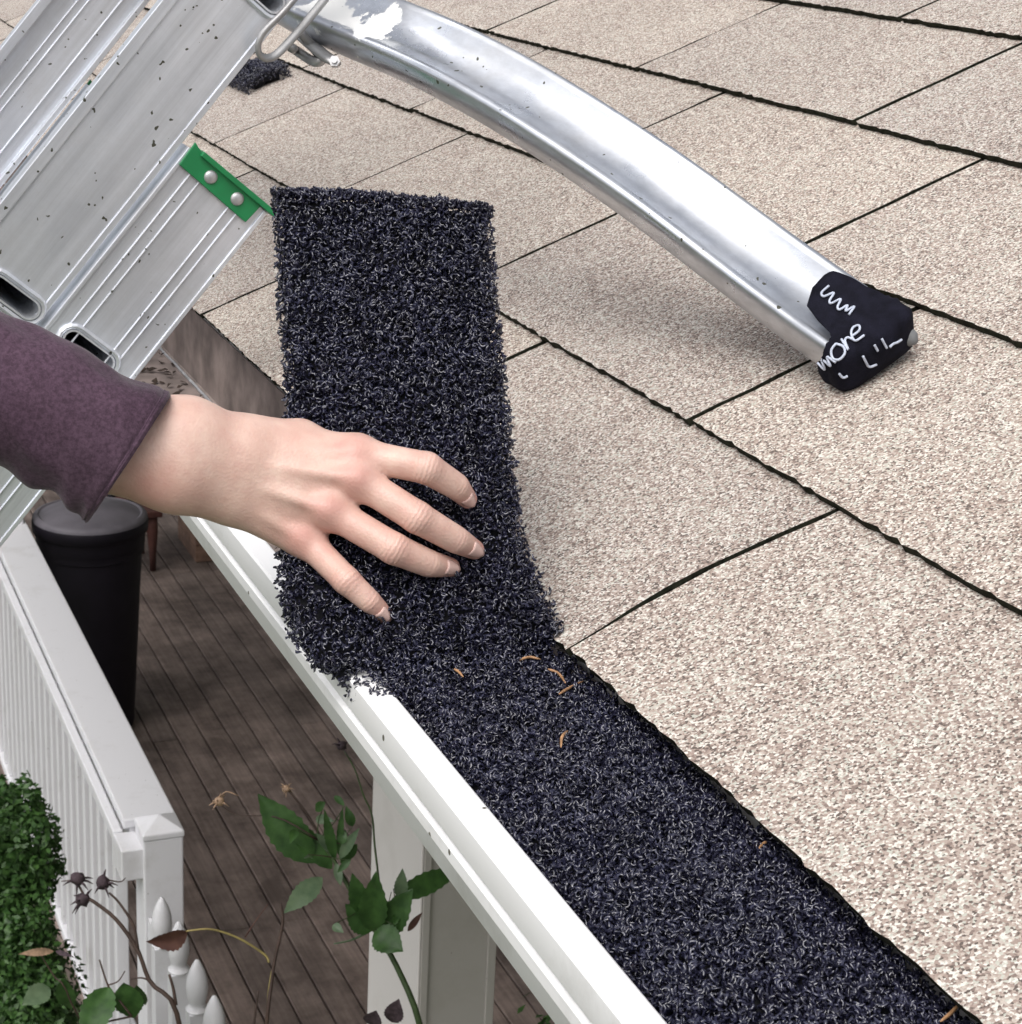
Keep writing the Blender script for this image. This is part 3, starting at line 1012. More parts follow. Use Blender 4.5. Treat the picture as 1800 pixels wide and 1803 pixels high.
ca.data.foreach_set('value', fl.astype(np.float32))
# skin folds over the finger joints: fine ridges across each middle joint
for fi_, (js, rs) in enumerate(FING):
    # fingernail on the back of each last bone
    d_ = js[2] - js[1]; d_ /= np.linalg.norm(d_)
    upn = -dcam - ((-dcam) @ d_) * d_; upn /= np.linalg.norm(upn)
    sdn = np.cross(d_, upn)
    r_ = (rs[2] * 0.3 + rs[3] * 0.7)
    v_, f_ = [], []
    nu, nv2 = 7, 7
    for a1 in range(nu):
        for b1 in range(nv2):
            u1, v1 = a1 / (nu - 1), b1 / (nv2 - 1) * 2 - 1
            wid = (0.74 + 0.2 * math.sin(math.pi * min(u1 * 1.2, 1))) * 0.85
            ang = v1 * wid
            rad = (rs[2] + (rs[3] - rs[2]) * (0.45 + 0.66 * u1)) + 0.0003 - 0.0006 * abs(v1)
            p_ = js[1] + (js[2] - js[1]) * (0.45 + 0.66 * u1 * (1 - 0.2 * v1 * v1)) + (upn * math.cos(ang) + sdn * math.sin(ang)) * rad
            v_.append(p_)
    for a1 in range(nu - 1):
        for b1 in range(nv2 - 1):
            k = a1 * nv2 + b1
            f_.append((k, k + 1, k + nv2 + 1, k + nv2))
    o = mesh_obj('fingernail', v_, f_, M_NAIL, person, smooth=True)
    s_ = o.modifiers.new('solid', 'SOLIDIFY'); s_.thickness = 0.0006; s_.offset = 0

# sleeve: lofted tube, open at the cuff
pairs = [((-1500, -30), (-1500, 400), 0.86), ((-1100, 120), (-1100, 500), 0.90), ((-750, 250), (-750, 590), 0.94), ((-420, 385), (-420, 690), 0.97), ((-250, 440), (-250, 735), 0.985), ((-90, 508), (-90, 788), 0.998), ((0, 547), (-5, 822), 1.006), ((70, 575), (45, 846), 1.011), ((130, 608), (92, 868), 1.016),
         ((190, 640), (118, 893), 1.021), ((250, 668), (138, 912), 1.026), ((288, 687), (148, 917), 1.029), ((302, 696), (156, 919), 1.031)]
NSD = 44
sv, sf = [], []
rings = []
for q_, (tp, bt, D) in enumerate(pairs):
    a_, b_ = H(*tp, D), H(*bt, D)
    rings.append(((a_ + b_) / 2, (a_ - b_) / 2, q_))
cs = np.vstack([smooth_path([r_[0] for r_ in rings], 13)[:3], smooth_path([r_[0] for r_ in rings[3:]], 40)])
es = np.vstack([smooth_path([r_[1] for r_ in rings], 13)[:3], smooth_path([r_[1] for r_ in rings[3:]], 40)])
for i in range(-3, 40):
    t_ = i / 39
    for k in range(NSD):
        th = 2 * math.pi * k / NSD
        dep = 0.037 * (1 - 0.12 * t_)
        p_ = cs[i + 3] + es[i + 3] * math.cos(th) - dcam * dep * math.sin(th) + CAMR[0] * 0.0078 * math.sin(th)
        fold = 0.0034 * mnoise.noise(Vector((t_ * 6.0 + math.cos(th) * 1.2, math.sin(th) * 2.0, 4.0))) + 0.0022 * mnoise.noise(Vector((t_ * 10 + 3.2 * math.cos(th), 3 * math.sin(th), 9.0))) + 0.0008 * mnoise.noise(Vector((t_ * 26 + 5 * math.cos(th), 6 * math.sin(th), 2.0)))
        hem = 0.0006 if i in (36, 37) else (-0.0012 if i == 35 else 0)
        outd = es[i + 3] * math.cos(th) - dcam * dep * math.sin(th)
        outd = outd / (np.linalg.norm(outd) + 1e-9)
        sv.append(p_ + outd * (fold * (1 - 0.7 * max(0, (i - 30) / 9)) + hem))
for i in range(42):
    for k in range(NSD):
        k2 = (k + 1) % NSD
        sf.append((i * NSD + k, i * NSD + k2, (i + 1) * NSD + k2, (i + 1) * NSD + k))
seam = [np.array(sv[38 * NSD + k % NSD]) for k in range(NSD + 2)]
MB().tube(smooth_path(seam, 3 * NSD), 0.0007, 5).build('hem_seam', M_SLEEVE, person, smooth=True)
sl = mesh_obj('sleeve', sv, sf, M_SLEEVE, person, smooth=True)
s_ = sl.modifiers.new('solid', 'SOLIDIFY'); s_.thickness = 0.0022; s_.offset = -1
s_ = sl.modifiers.new('sub', 'SUBSURF'); s_.levels = 1; s_.render_levels = 1
# ------------------------------------------------------------------ ladder
LA = math.radians(50.4)
AX = np.array([math.cos(LA), 0, math.sin(LA)])        # up the ladder
PR = np.array([math.sin(LA), 0, -math.cos(LA)])       # from its upper side to its lower side
LO = np.array([-0.1050, 0, 0.0534])                   # lower edge of the base rail beside the gutter lip
YN, YF = -0.286, 0.143                                # outer faces of the two side rails
ladder = empty('extension_ladder', (-3.6, -0.07, GROUND_Z), 'scuffed aluminium extension ladder leaning over the gutter', 'ladder')
LM = Matrix(((AX[0], PR[0], 0, LO[0]), (AX[1], PR[1], 1, LO[1]), (AX[2], PR[2], 0, LO[2]), (0, 0, 0, 1)))  # local: x along, y perp, z = world Y


def ladder_part(name, verts, faces, mat, parent=ladder, bevel=0.0, smooth=False):
    o = mesh_obj(name, verts, faces, mat, None, smooth)
    o.matrix_world = LM
    o.parent = parent
    pm = parent_matrix(parent)
    o.matrix_parent_inverse = pm.inverted()
    o.matrix_basis = LM
    if bevel:
        b_ = o.modifiers.new('bevel', 'BEVEL'); b_.width = bevel; b_.segments = 2; b_.limit_method = 'ANGLE'; b_.angle_limit = math.radians(50)
    return o


def stadium(cx, cy, half, r, n=8):
    """outline elongated along y (across the rail)"""
    out = []
    for k in range(n + 1):
        a_ = math.pi * k / n
        out.append((cx + r * math.cos(a_), cy + half + r * math.sin(a_)))
    for k in range(n + 1):
        a_ = math.pi + math.pi * k / n
        out.append((cx + r * math.cos(a_), cy - half + r * math.sin(a_)))
    return out


def web_plate(x0, x1, y0, y1, holes, z, th):
    """flat plate with real openings"""
    bm_ = bmesh.new()
    edges = []
    def loop(pts):
        vs = [bm_.verts.new((px, py, z)) for px, py in pts]
        for p_, q_ in zip(vs, vs[1:] + vs[:1]):
            edges.append(bm_.edges.new((p_, q_)))
    loop([(x0, y0), (x1, y0), (x1, y1), (x0, y1)])
    for h_ in holes:
        loop(h_)
    bmesh.ops.triangle_fill(bm_, use_beauty=True, edges=edges)
    ret = bmesh.ops.extrude_face_region(bm_, geom=bm_.faces[:])
    bmesh.ops.translate(bm_, verts=[e for e in ret['geom'] if isinstance(e, bmesh.types.BMVert)], vec=(0, 0, th))
    bmesh.ops.recalc_face_normals(bm_, faces=bm_.faces)
    bm_.verts.index_update()
    v = [tuple(p_.co) for p_ in bm_.verts]
    f = [tuple(q_.index for q_ in fc.verts) for fc in bm_.faces]
    bm_.free()
    return v, f


BASE_BOT = (GROUND_Z - LO[2]) / AX[2] + 0.03
base_rungs = [-0.041 - 0.305 * k for k in range(0, 18)]
fly_rungs = [0.262 + 0.3043 - 0.3043 * k for k in range(0, 11)]
BT, FT = 0.1335, 1.05          # tops of base and fly section
FB = -2.9                      # bottom of fly section


def rail(kind, ysite, sgn):
    """sgn: +1 when the inside of the ladder lies towards +Y"""
    m = MB()
    if kind == 'base':
        p0, p1, a0, a1, rungs, pc = -0.077, -0.0005, BASE_BOT, BT, base_rungs, -0.041
        z0 = ysite
    else:
        p0, p1, a0, a1, rungs, pc = -0.1560, -0.0900, FB, FT, fly_rungs, -0.113
        z0 = ysite + sgn * 0.0035
    holes = [stadium(r_, pc, 0.0155, 0.0085) for r_ in rungs if a0 + .05 < r_ < a1 - .05]
    zt = z0 if sgn > 0 else z0 - 0.0025
    v, f = web_plate(a0, a1, p0, p1, holes, zt, 0.0025)
    m.add(v, f)
    fz = (z0 - sgn * 0.0015, z0 + sgn * (0.028 if kind == 'base' else 0.012))
    fz = (min(fz), max(fz))
    if kind == 'base':
        m.box(a0, a1, p1 - 0.0005, p1 + 0.0032, *fz)
        m.box(a0, a1, p0 - 0.0030, p0 + 0.0005, *fz)
        zo = z0 - sgn * 0.0013
        za, zb = min(zo, z0 + sgn * 0.0006), max(zo, z0 + sgn * 0.0006)
        for rp in (-0.0655, -0.0560, -0.0250, -0.0165):
            m.box(a0, a1 - 0.0005, rp - 0.0008, rp + 0.0008, za, zb)
    else:
        m.box(a0, a1, p0 - 0.0090, p0 + 0.0002, *fz)
        m.box(a0, a1, p1 - 0.0002, p1 + 0.0050, *fz)
        zo = z0 - sgn * 0.0012
        za, zb = min(zo, z0 + sgn * 0.0006), max(zo, z0 + sgn * 0.0006)
        for rp in () if sgn > 0 else (-0.150, -0.136, -0.104):
            m.box(a0, a1 - 0.0005, rp - 0.0008, rp + 0.0008, za, zb)
        if sgn < 0:   # ribs on the inner face of the far rail
            for rp in (-0.136, -0.128, -0.104):
                m.box(a0, a1 - 0.0005, rp - 0.0007, rp + 0.0007, z0 - 0.0042, z0 - 0.0020)
    o = ladder_part(kind + '_rail', m.v, m.f, M_ALU, bevel=0.0007)
    return o


for knd in ('base', 'fly'):
    rail(knd, YN, 1)
    rail(knd, YF, -1)


def rung_mesh(pc, z0, z1):
    """hollow flattened rung with swaged collars where it passes the rails"""
    m = MB()
    out_, inn = stadium(0, pc, 0.0155, 0.0086), stadium(0, pc, 0.0155, 0.0070)
    n = len(out_)
    v = [(x_, y_, z0 - 0.0035) for x_, y_ in out_] + [(x_, y_, z1 + 0.0035) for x_, y_ in out_] + [(x_, y_, z0 - 0.0035) for x_, y_ in inn] + [(x_, y_, z1 + 0.0035) for x_, y_ in inn]
    f = []
    for k in range(n):
        k2 = (k + 1) % n
        f += [(k, k2, n + k2, n + k), (2 * n + k2, 2 * n + k, 3 * n + k, 3 * n + k2), (k2, k, 2 * n + k, 2 * n + k2), (n + k, n + k2, 3 * n + k2, 3 * n + k)]
    m.add(v, f)
    for z_ in (z0 - 0.001, z1 + 0.001):
        ring = stadium(0, pc, 0.0155, 0.0112)
        path = [(x_, y_, z_) for x_, y_ in ring] + [(ring[0][0], ring[0][1], z_), (ring[1][0], ring[1][1], z_)]
        m.tube(path, 0.0024, 6)
    # plug far inside the tube so the opening reads dark
    v = [(x_, y_, (z0 + z1) / 2) for x_, y_ in inn]
    m.add(v, [tuple(range(n))])
    return m


rb = None
for lst, pc, dz in ((base_rungs, -0.041, 0.0), (fly_rungs, -0.113, 0.0035)):
    src = None
    for r_ in lst:
        if src is None:
            m = rung_mesh(pc, YN + dz, YF - dz)
            src = ladder_part('rung', m.v, m.f, M_ALU, smooth=False)
            o = src
        else:
            o = src.copy(); COL.objects.link(o)
        o.matrix_basis = LM @ Matrix.Translation((r_, 0, 0))

# green guide brackets closing the tops of the base rails
for site, sgn in ((YN, 1), (YF, -1)):
    outl = [(0.1180, -0.0780), (0.1395, -0.0790), (0.1345, -0.0640), (0.1350, -0.0480), (0.1340, -0.0060), (0.1160, -0.0075)]
    za, zb = (site - 0.0045, site - 0.0018) if sgn > 0 else (site + 0.0018, site + 0.0045)
    n = len(outl)
    v = [(x_, y_, za) for x_, y_ in outl] + [(x_, y_, zb) for x_, y_ in outl]
    f = [tuple(range(n - 1, -1, -1)), tuple(range(n, 2 * n))] + [(k, (k + 1) % n, n + (k + 1) % n, n + k) for k in range(n)]
    m = MB().add(v, f)
    zc = sorted((site - sgn * 0.0085, site + sgn * 0.026))
    m.box(0.1337, 0.1382, -0.0700, 0.0100, *zc)
    g = ladder_part('guide_bracket', m.v, m.f, M_GREEN, bevel=0.0007)
    g['label'] = 'green plastic guide bracket with two rivets'
    for pp in (-0.0525, -0.0250):
        rv = MB()
        pts = [(0.1262, pp, (za if sgn > 0 else zb) - sgn * h_) for h_ in (-0.0005, 0.0008, 0.0018, 0.0024, 0.0026)]
        rv.tube(pts, [0.0056, 0.0054, 0.0042, 0.0022, 0.0003], 14)
        ladder_part('rivet', rv.v, rv.f, M_RIVET, g, smooth=True)

# ------------------------------------------------------------------ stabilizer arm
stab = empty('ladder_stabilizer', tuple(at(540, 40, Y=YN)), 'curved aluminium stand-off arm from the ladder to the roof with black cover', 'stabilizer arm')
arm_px = [((505, -22), 1.66), ((560, 8), 1.615), ((650, 46), 1.565), ((760, 92), 1.52), ((880, 154), 1.475), ((1000, 227), 1.435), ((1150, 328), 1.39), ((1300, 440), 1.35), ((1430, 536), 1.308), ((1500, 585), 1.283), ((1538, 611), 1.270)]
path = smooth_path([at(*q_, D=D) for q_, D in arm_px], 72)
SCL = 1.2
NREF = np.array([-0.42, -0.30, 0.86]); NREF /= np.linalg.norm(NREF)


def frames(Pth):
    T = np.gradient(Pth, axis=0); T /= np.linalg.norm(T, axis=1)[:, None]
    Nn = NREF[None] - (T @ NREF)[:, None] * T
    Nn /= np.linalg.norm(Nn, axis=1)[:, None]
    B = np.cross(T, Nn)      # across the arm
    return T, Nn, B


# profile: (across, up) with raised edge beads and a shallow trough on the upper face, rounded sides
PROF = [(-0.0245, 0.0085), (-0.0230, 0.0108), (-0.0205, 0.0112), (-0.0175, 0.0098), (-0.0120, 0.0058), (-0.0050, 0.0036), (0.0050, 0.0036), (0.0120, 0.0058), (0.0175, 0.0098), (0.0205, 0.0112),
        (0.0230, 0.0108), (0.0245, 0.0085), (0.0250, 0.0020), (0.0242, -0.0080), (0.0215, -0.0125), (0.0120, -0.0150), (-0.0120, -0.0150), (-0.0215, -0.0125), (-0.0242, -0.0080), (-0.0250, 0.0020)]


PROF = [(a_ * SCL, u_ * SCL) for a_, u_ in PROF]


def sweep(Pth, prof, cap=True):
    T, Nn, B = frames(Pth)
    n = len(prof)
    v, f = [], []
    for i in range(len(Pth)):
        for a_, u_ in prof:
            v.append(Pth[i] + B[i] * a_ + Nn[i] * u_)
    for i in range(len(Pth) - 1):
        for k in range(n):
            k2 = (k + 1) % n
            f.append((i * n + k, i * n + k2, (i + 1) * n + k2, (i + 1) * n + k))
    if cap:
        f.append(tuple(range(n - 1, -1, -1))); f.append(tuple((len(Pth) - 1) * n + k for k in range(n)))
    return v, f


v, f = sweep(path, PROF)
arm = mesh_obj('curved_arm', v, f, M_ALU2, stab, smooth=True)
arm.modifiers.new('split', 'EDGE_SPLIT').split_angle = math.radians(50)
# the straight bar across the ladder that carries the arm
S0 = path[0]
bar = np.linspace(S0 + np.array([-0.004, 0.0, 0.0]), S0 + np.array([-0.02, 0.62, 0.0]), 6)
m = MB()
_v, _f = sweep(np.array(bar), PROF)
m.add(_v, _f).build('cross_bar', M_ALU2, stab, smooth=False)
# pressed hook plate over the fly rail flange and U-bolt
def Lp(al, pe, z):
    return LO + AX * al + PR * pe + np.array([0, z, 0])
m = MB()
hook = [Lp(0.30, -0.090, YN - 0.012), Lp(0.262, -0.091, YN - 0.013), Lp(0.236, -0.093, YN - 0.012), Lp(0.224, -0.086, YN - 0.010), Lp(0.226, -0.076, YN - 0.006), Lp(0.242, -0.071, YN - 0.004), Lp(0.30, -0.069, YN - 0.002), Lp(0.42, -0.069, YN)]
m.tube(smooth_path(hook, 30), 0.0036, 10, flat=0.7)
m.build('hook_clamp', M_STEEL, stab, smooth=True)
m = MB()
ub = [Lp(0.245, -0.064, YN + 0.004), at(520, 88, D=1.60), at(552, 108, D=1.575), at(566, 106, D=1.57), at(560, 94, D=1.585), Lp(0.262, -0.060, YN + 0.03)]
m.tube(smooth_path(ub, 30), 0.0040, 8)
m.build('u_bolt', M_STEEL, stab, smooth=True)
m = MB()
m.tube(smooth_path([at(530, 62, D=1.60), at(560, 88, D=1.575), at(590, 111, D=1.55)], 12), [0.008] * 11 + [0.006], 8, flat=0.45)
m.build('clamp_tongue', M_STEEL, stab, smooth=True)
m = MB()
nd = at(590, 110, D=1.545)
m.tube([nd, nd - dcam * 0.006], 0.0045, 6)
m.tube([nd - dcam * 0.006, nd - dcam * 0.009], 0.0024, 8)
m.build('nut', M_RIVET, stab)

# black printed cover on the foot
T_, N_, B_ = frames(path)
i0 = 54
cov = path[i0:].copy()
ext = path[-1] - path[-2]; ext /= np.linalg.norm(ext)
tail = [path[-1] + ext * d for d in (0.003, 0.006, 0.009, 0.011)]
cov = np.vstack([cov, tail])
CN = len(cov)
Tc, Nc, Bc = frames(cov)
n = 72
v, f = [], []
def cover_pt(i, th):
    """i in rings (float), th angle round the section; 90 degrees is the upper face"""
    i = min(max(i, 0), CN - 1.001)
    k = int(i); q_ = i - k
    c_ = cov[k] * (1 - q_) + cov[k + 1] * q_; b_ = Bc[k] * (1 - q_) + Bc[k + 1] * q_; n_ = Nc[k] * (1 - q_) + Nc[k + 1] * q_
    e = max(0.0, (i - (CN - 5)) / 4.0)
    shr = math.sqrt(max(0.02, 1 - e * e * 0.95))
    # superellipse section
    cx, sy = math.cos(th), math.sin(th)
    ex = 0.38
    a_ = math.copysign(abs(cx) ** ex, cx) * 0.0336; u_ = math.copysign(abs(sy) ** ex, sy) * 0.0188 - 0.0018
    wv = 1 + 0.05 * mnoise.noise(Vector((i * 0.5, cx * 1.5, sy * 1.5)))
    return c_ + b_ * a_ * shr * wv + n_ * u_ * shr * wv
for i in range(CN):
    for k in range(n):
        th = 2 * math.pi * k / n
        i_ = i
        s_ = math.sin(th); c_ = math.cos(th)
        # the opening is cut higher over one half of the upper face, like a rounded tongue
        edge = (11.6 + 1.5 * c_) - (8.9 + 1.5 * c_) * math.exp(-((c_ + 0.16) / 0.36) ** 4) + 0.35 * mnoise.noise(Vector((c_ * 9, s_ * 9, 0))) if s_ > 0 else 10.6
        if i < 13:
            i_ = edge + (13 - edge) * i / 13
        v.append(cover_pt(i_, th))
for i in range(CN - 1):
    for k in range(n):
        k2 = (k + 1) % n
        f.append((i * n + k, i * n + k2, (i + 1) * n + k2, (i + 1) * n + k))
f.append(tuple((CN - 1) * n + k for k in range(n)))
v_cov, f_cov = list(v), list(f)
cover = mesh_obj('foot_cover', v, f, M_COVER, stab, smooth=True)
cover['label'] = 'black cloth cover with pale handwriting on the foot'
s_ = cover.modifiers.new('solid', 'SOLIDIFY'); s_.thickness = 0.0012; s_.offset = 1

nub = at(1598, 592, D=1.278)
m = MB()
pts = [nub - Tc[-1] * 0.012, nub - Tc[-1] * 0.004, nub + Tc[-1] * 0.004, nub + Tc[-1] * 0.008]
m.tube(pts, [0.0070, 0.0070, 0.0056, 0.002], 14)
m.build('rubber_tip', simple('grey_rubber', (0.16, 0.165, 0.17), 0.7, var=0.2, scale=60), stab, smooth=True)

# pale handwriting on the cover: strokes laid on its surface
from mathutils.bvhtree import BVHTree
cover_tree = BVHTree.FromPolygons([Vector(q_) for q_ in v_cov], f_cov)


def on_cover(x_, y_):
    d = at(x_, y_, D=1.0) - CAMC
    d /= np.linalg.norm(d)
    hit = cover_tree.ray_cast(Vector(CAMC), Vector(d))
    t_ = hit[3] if hit[0] is not None else 1.27 / float(d @ dcam)
    return CAMC + d * (t_ - 0.0018)


LET = {'zigzag': [(1460, 503), (1447, 515), (1451, 522), (1469, 515), (1461, 529), (1464, 534), (1481, 526), (1475, 540), (1479, 545), (1493, 537), (1489, 548), (1505, 539), (1495, 554)],
       'm': [(1440, 639), (1453, 651), (1447, 632), (1463, 645), (1456, 628), (1472, 638)],
       'o': [(1472, 605), (1464, 617), (1467, 631), (1478, 633), (1488, 622), (1485, 610), (1472, 605)],
       'r': [(1482, 597), (1494, 616), (1488, 600), (1493, 594), (1501, 597)],
       'e': [(1500, 592), (1513, 582), (1513, 573), (1503, 576), (1499, 587), (1506, 600), (1522, 590)],
       'l_stroke': [(1520, 627), (1525, 637), (1531, 646), (1544, 642)],
       'dash': [(1540, 607), (1546, 618)],
       'comma': [(1553, 596), (1558, 606), (1562, 613)],
       's_stroke': [(1567, 611), (1574, 605), (1580, 603), (1588, 598)],
       'tick': [(1478, 658), (1485, 665), (1493, 662)]}
for nm, pts in LET.items():
    sp_ = smooth_path([(a_, b_, 0) for a_, b_ in pts], max(8, 5 * len(pts)))
    P3 = [on_cover(a_, b_) for a_, b_, _ in sp_]
    P3 = np.array(P3); 
    if len(P3) > 6:
        P3[1:-1] = (P3[:-2] + 2 * P3[1:-1] + P3[2:]) / 4
    o = MB().tube(P3, 0.00085, 6, flat=1.0).build('handwriting', M_INK, cover, smooth=True)
def lathe(prof, n=40, cx=0, cy=0, cz=0, sq=0.0):
    v, f = [], []
    for r_, z_ in prof:
        for k in range(n):
            a_ = 2 * math.pi * k / n
            v.append((cx + r_ * math.cos(a_), cy + r_ * math.sin(a_), cz + z_))
    for i in range(len(prof) - 1):
        for k in range(n):
            k2 = (k + 1) % n
            f.append((i * n + k, i * n + k2, (i + 1) * n + k2, (i + 1) * n + k))
    return v, f


# ------------------------------------------------------------------ porch railing
rail_root = empty('porch_railing', (0.83, 4.1, DECK_Z), 'white vinyl porch railing with flat cap and square balusters', 'railing')
RZ = -2.72
m = MB().box(0.735, 0.916, 4.235, 9.2, RZ - 0.035, RZ); m.build('top_cap', M_VINYL, rail_root, bevel=0.006)
m = MB().box(0.700, 0.7345, 4.24, 9.2, RZ - 0.085, RZ - 0.040); m.build('side_rail', M_VINYL, rail_root, bevel=0.006)
m = MB().box(0.757, 0.880, 4.24, 9.2, RZ - 0.11, RZ - 0.0355); m.build('under_rail', M_VINYL, rail_root, bevel=0.004)
m = MB().box(0.712, 0.86, 4.0, 9.2, DECK_Z - 0.06, DECK_Z + 0.03); m.build('bottom_rail', M_VINYL, rail_root, bevel=0.008)
src = None
y_ = 4.34
while y_ < 9.1:
    if src is None:
        src = MB().box(0.722, 0.768, 0, 0.042, DECK_Z + 0.031, RZ - 0.087).build('baluster', M_VINYL, bevel=0.004)
        o = src
    else:
        o = src.copy(); COL.objects.link(o)
    o.location = (0, y_, 0)
    local(o, rail_root)
    y_ += 0.145


def turned_post(x0, x1, y0, y1, ztop, parent):
    p_ = MB().box(x0, x1, y0, y1, DECK_Z - 0.05, ztop).build('post', M_VINYL, parent, bevel=0.006)
    cx, cy, w_ = (x0 + x1) / 2, (y0 + y1) / 2, (x1 - x0) / 2
    e = 0.003
    v = [(x0 - e, y0 - e, ztop), (x1 + e, y0 - e, ztop), (x1 + e, y1 + e, ztop), (x0 - e, y1 + e, ztop),
         (x0 - e, y0 - e, ztop + 0.022), (x1 + e, y0 - e, ztop + 0.022), (x1 + e, y1 + e, ztop + 0.022), (x0 - e, y1 + e, ztop + 0.022), (cx, cy, ztop + 0.060)]
    f = [(0, 3, 2, 1), (0, 1, 5, 4), (1, 2, 6, 5), (2, 3, 7, 6), (3, 0, 4, 7), (4, 5, 8), (5, 6, 8), (6, 7, 8), (7, 4, 8)]
    c_ = mesh_obj('post_cap', v, f, M_VINYL, None)
    b_ = c_.modifiers.new('bevel', 'BEVEL'); b_.width = 0.004; b_.segments = 2
    local(c_, p_)
    return p_


turned_post(0.772, 0.908, 4.085, 4.225, RZ - 0.012, rail_root)
m = MB().box(0.700, 0.775, 4.10, 4.238, RZ - 0.16, RZ - 0.045); m.build('rail_end', M_VINYL, rail_root, bevel=0.005)
turned_post(0.60, 0.90, 7.45, 7.62, RZ + 0.12, rail_root)

# picket fence beyond the end post
fence = empty('picket_fence', (0.75, 3.35, DECK_Z), 'short run of white pickets with pointed turned heads', 'picket fence')


def picket(y_, zt):
    w = 0.029
    m_ = MB().box(0.75 - w, 0.75 + w, y_ - w, y_ + w, DECK_Z - 0.1, zt - 0.172)
    prof = [(0.0, -0.1725), (0.033, -0.1722), (0.034, -0.166), (0.026, -0.156), (0.024, -0.147), (0.027, -0.136), (0.0315, -0.115), (0.033, -0.092), (0.0305, -0.066), (0.023, -0.038), (0.0125, -0.014), (0.006, -0.003), (0.0005, 0.0)]
    v, f = lathe(prof, 20, 0.75, y_, zt)
    m_.add(v, f)
    o = m_.build('picket', M_VINYL, fence, smooth=True)
    o.modifiers.new('split', 'EDGE_SPLIT').split_angle = math.radians(40)


for y_, zt in ((3.71, -2.735), (3.47, -2.69), (3.23, -2.685), (3.02, -2.682)):
    picket(y_, zt)
m = MB().box(0.782, 0.812, 2.7, 4.08, -3.62, -3.54); m.box(0.782, 0.812, 2.7, 4.08, -3.10, -3.02); m.build('fence_rail', M_VINYL, fence)

# ------------------------------------------------------------------ porch post
pp = empty('porch_post', (0.8, 1.42, DECK_Z), 'boxed porch post with outer side coloured as lit and panelled face as shaded', 'porch post')
MB().box(0.7215, 0.873, 1.279, 1.562, DECK_Z, -0.25).build('shaft', M_POST_SHADE, pp)
MB().box(0.716, 0.7212, 1.2735, 1.566, DECK_Z, -0.25).build('outer_board', M_POST_LIT, pp, bevel=0.002)
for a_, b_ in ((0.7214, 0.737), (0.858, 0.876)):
    MB().box(a_, b_, 1.2715, 1.2788, DECK_Z, -0.25).build('corner_trim', M_POST_SHADE, pp, bevel=0.002)

# ------------------------------------------------------------------ bin, crate, stool on the deck
BX, BY = 1.235, 7.52
bin_root = empty('trash_bin', (BX, BY, DECK_Z), 'tall black plastic trash bin with grey domed lid on the deck', 'trash bin')
bh = 1.095
v, f = lathe([(0.0, 0.0), (0.195, 0.0), (0.20, 0.02), (0.238, 0.70), (0.252, 0.94), (0.262, 0.945), (0.264, 0.985), (0.268, 0.99), (0.268, bh)], cx=BX, cy=BY, cz=DECK_Z)
mesh_obj('body', v, f, M_BIN, bin_root, smooth=True).modifiers.new('s', 'EDGE_SPLIT').split_angle = math.radians(50)
v, f = lathe([(0.255, bh - 0.01), (0.279, bh - 0.008), (0.281, bh + 0.028), (0.272, bh + 0.040), (0.255, bh + 0.046), (0.246, bh + 0.040), (0.225, bh + 0.048), (0.15, bh + 0.075), (0.06, bh + 0.088), (0.0, bh + 0.09)], cx=BX, cy=BY, cz=DECK_Z)
lid = mesh_obj('lid', v, f, M_LID, bin_root, smooth=True)
lid.modifiers.new('s', 'EDGE_SPLIT').split_angle = math.radians(45)
v, f = lathe([(0.2685, bh - 0.045), (0.2835, bh - 0.04), (0.2845, bh + 0.010), (0.2815, bh + 0.018)], cx=BX, cy=BY, cz=DECK_Z)
o = mesh_obj('rim', v, f, M_BIN, None, smooth=True); local(o, lid)
hp = smooth_path([(BX + 0.23, BY + 0.16, DECK_Z + bh + 0.03), (BX + 0.25, BY + 0.20, DECK_Z + bh + 0.055), (BX + 0.20, BY + 0.26, DECK_Z + bh + 0.06), (BX + 0.14, BY + 0.24, DECK_Z + bh + 0.035)], 14)
o = MB().tube(hp, 0.016, 8).build('handle', M_BIN, None, smooth=True); local(o, lid)

# small dark red stool, mostly hidden by the bin
st = at(262, 1000, Z=DECK_Z)
stool = empty('wooden_stool', (st[0] - 0.12, st[1] + 0.1, DECK_Z), 'dark reddish wooden stool half hidden behind the black bin', 'stool')
sx, sy = st[0] - 0.17, st[1] + 0.12
MB().box(sx - 0.22, sx + 0.24, sy - 0.22, sy + 0.22, DECK_Z + 0.36, DECK_Z + 0.40).build('seat', M_STOOL, stool, bevel=0.006)
for a_, b_ in ((-1, -1), (1, -1), (1, 1), (-1, 1)):
    lx, ly = sx + 0.185 * a_, sy + 0.17 * b_
    MB().tube([(lx, ly, DECK_Z + 0.36), (lx, ly, DECK_Z + 0.26), (lx + 0.0, ly, DECK_Z + 0.10), (lx, ly, DECK_Z)], [0.032, 0.035, 0.022, 0.020], 10).build('leg', M_STOOL, stool, smooth=True)
MB().box(sx - 0.17, sx + 0.17, sy - 0.185, sy - 0.155, DECK_Z + 0.26, DECK_Z + 0.355).build('apron', M_STOOL, stool)

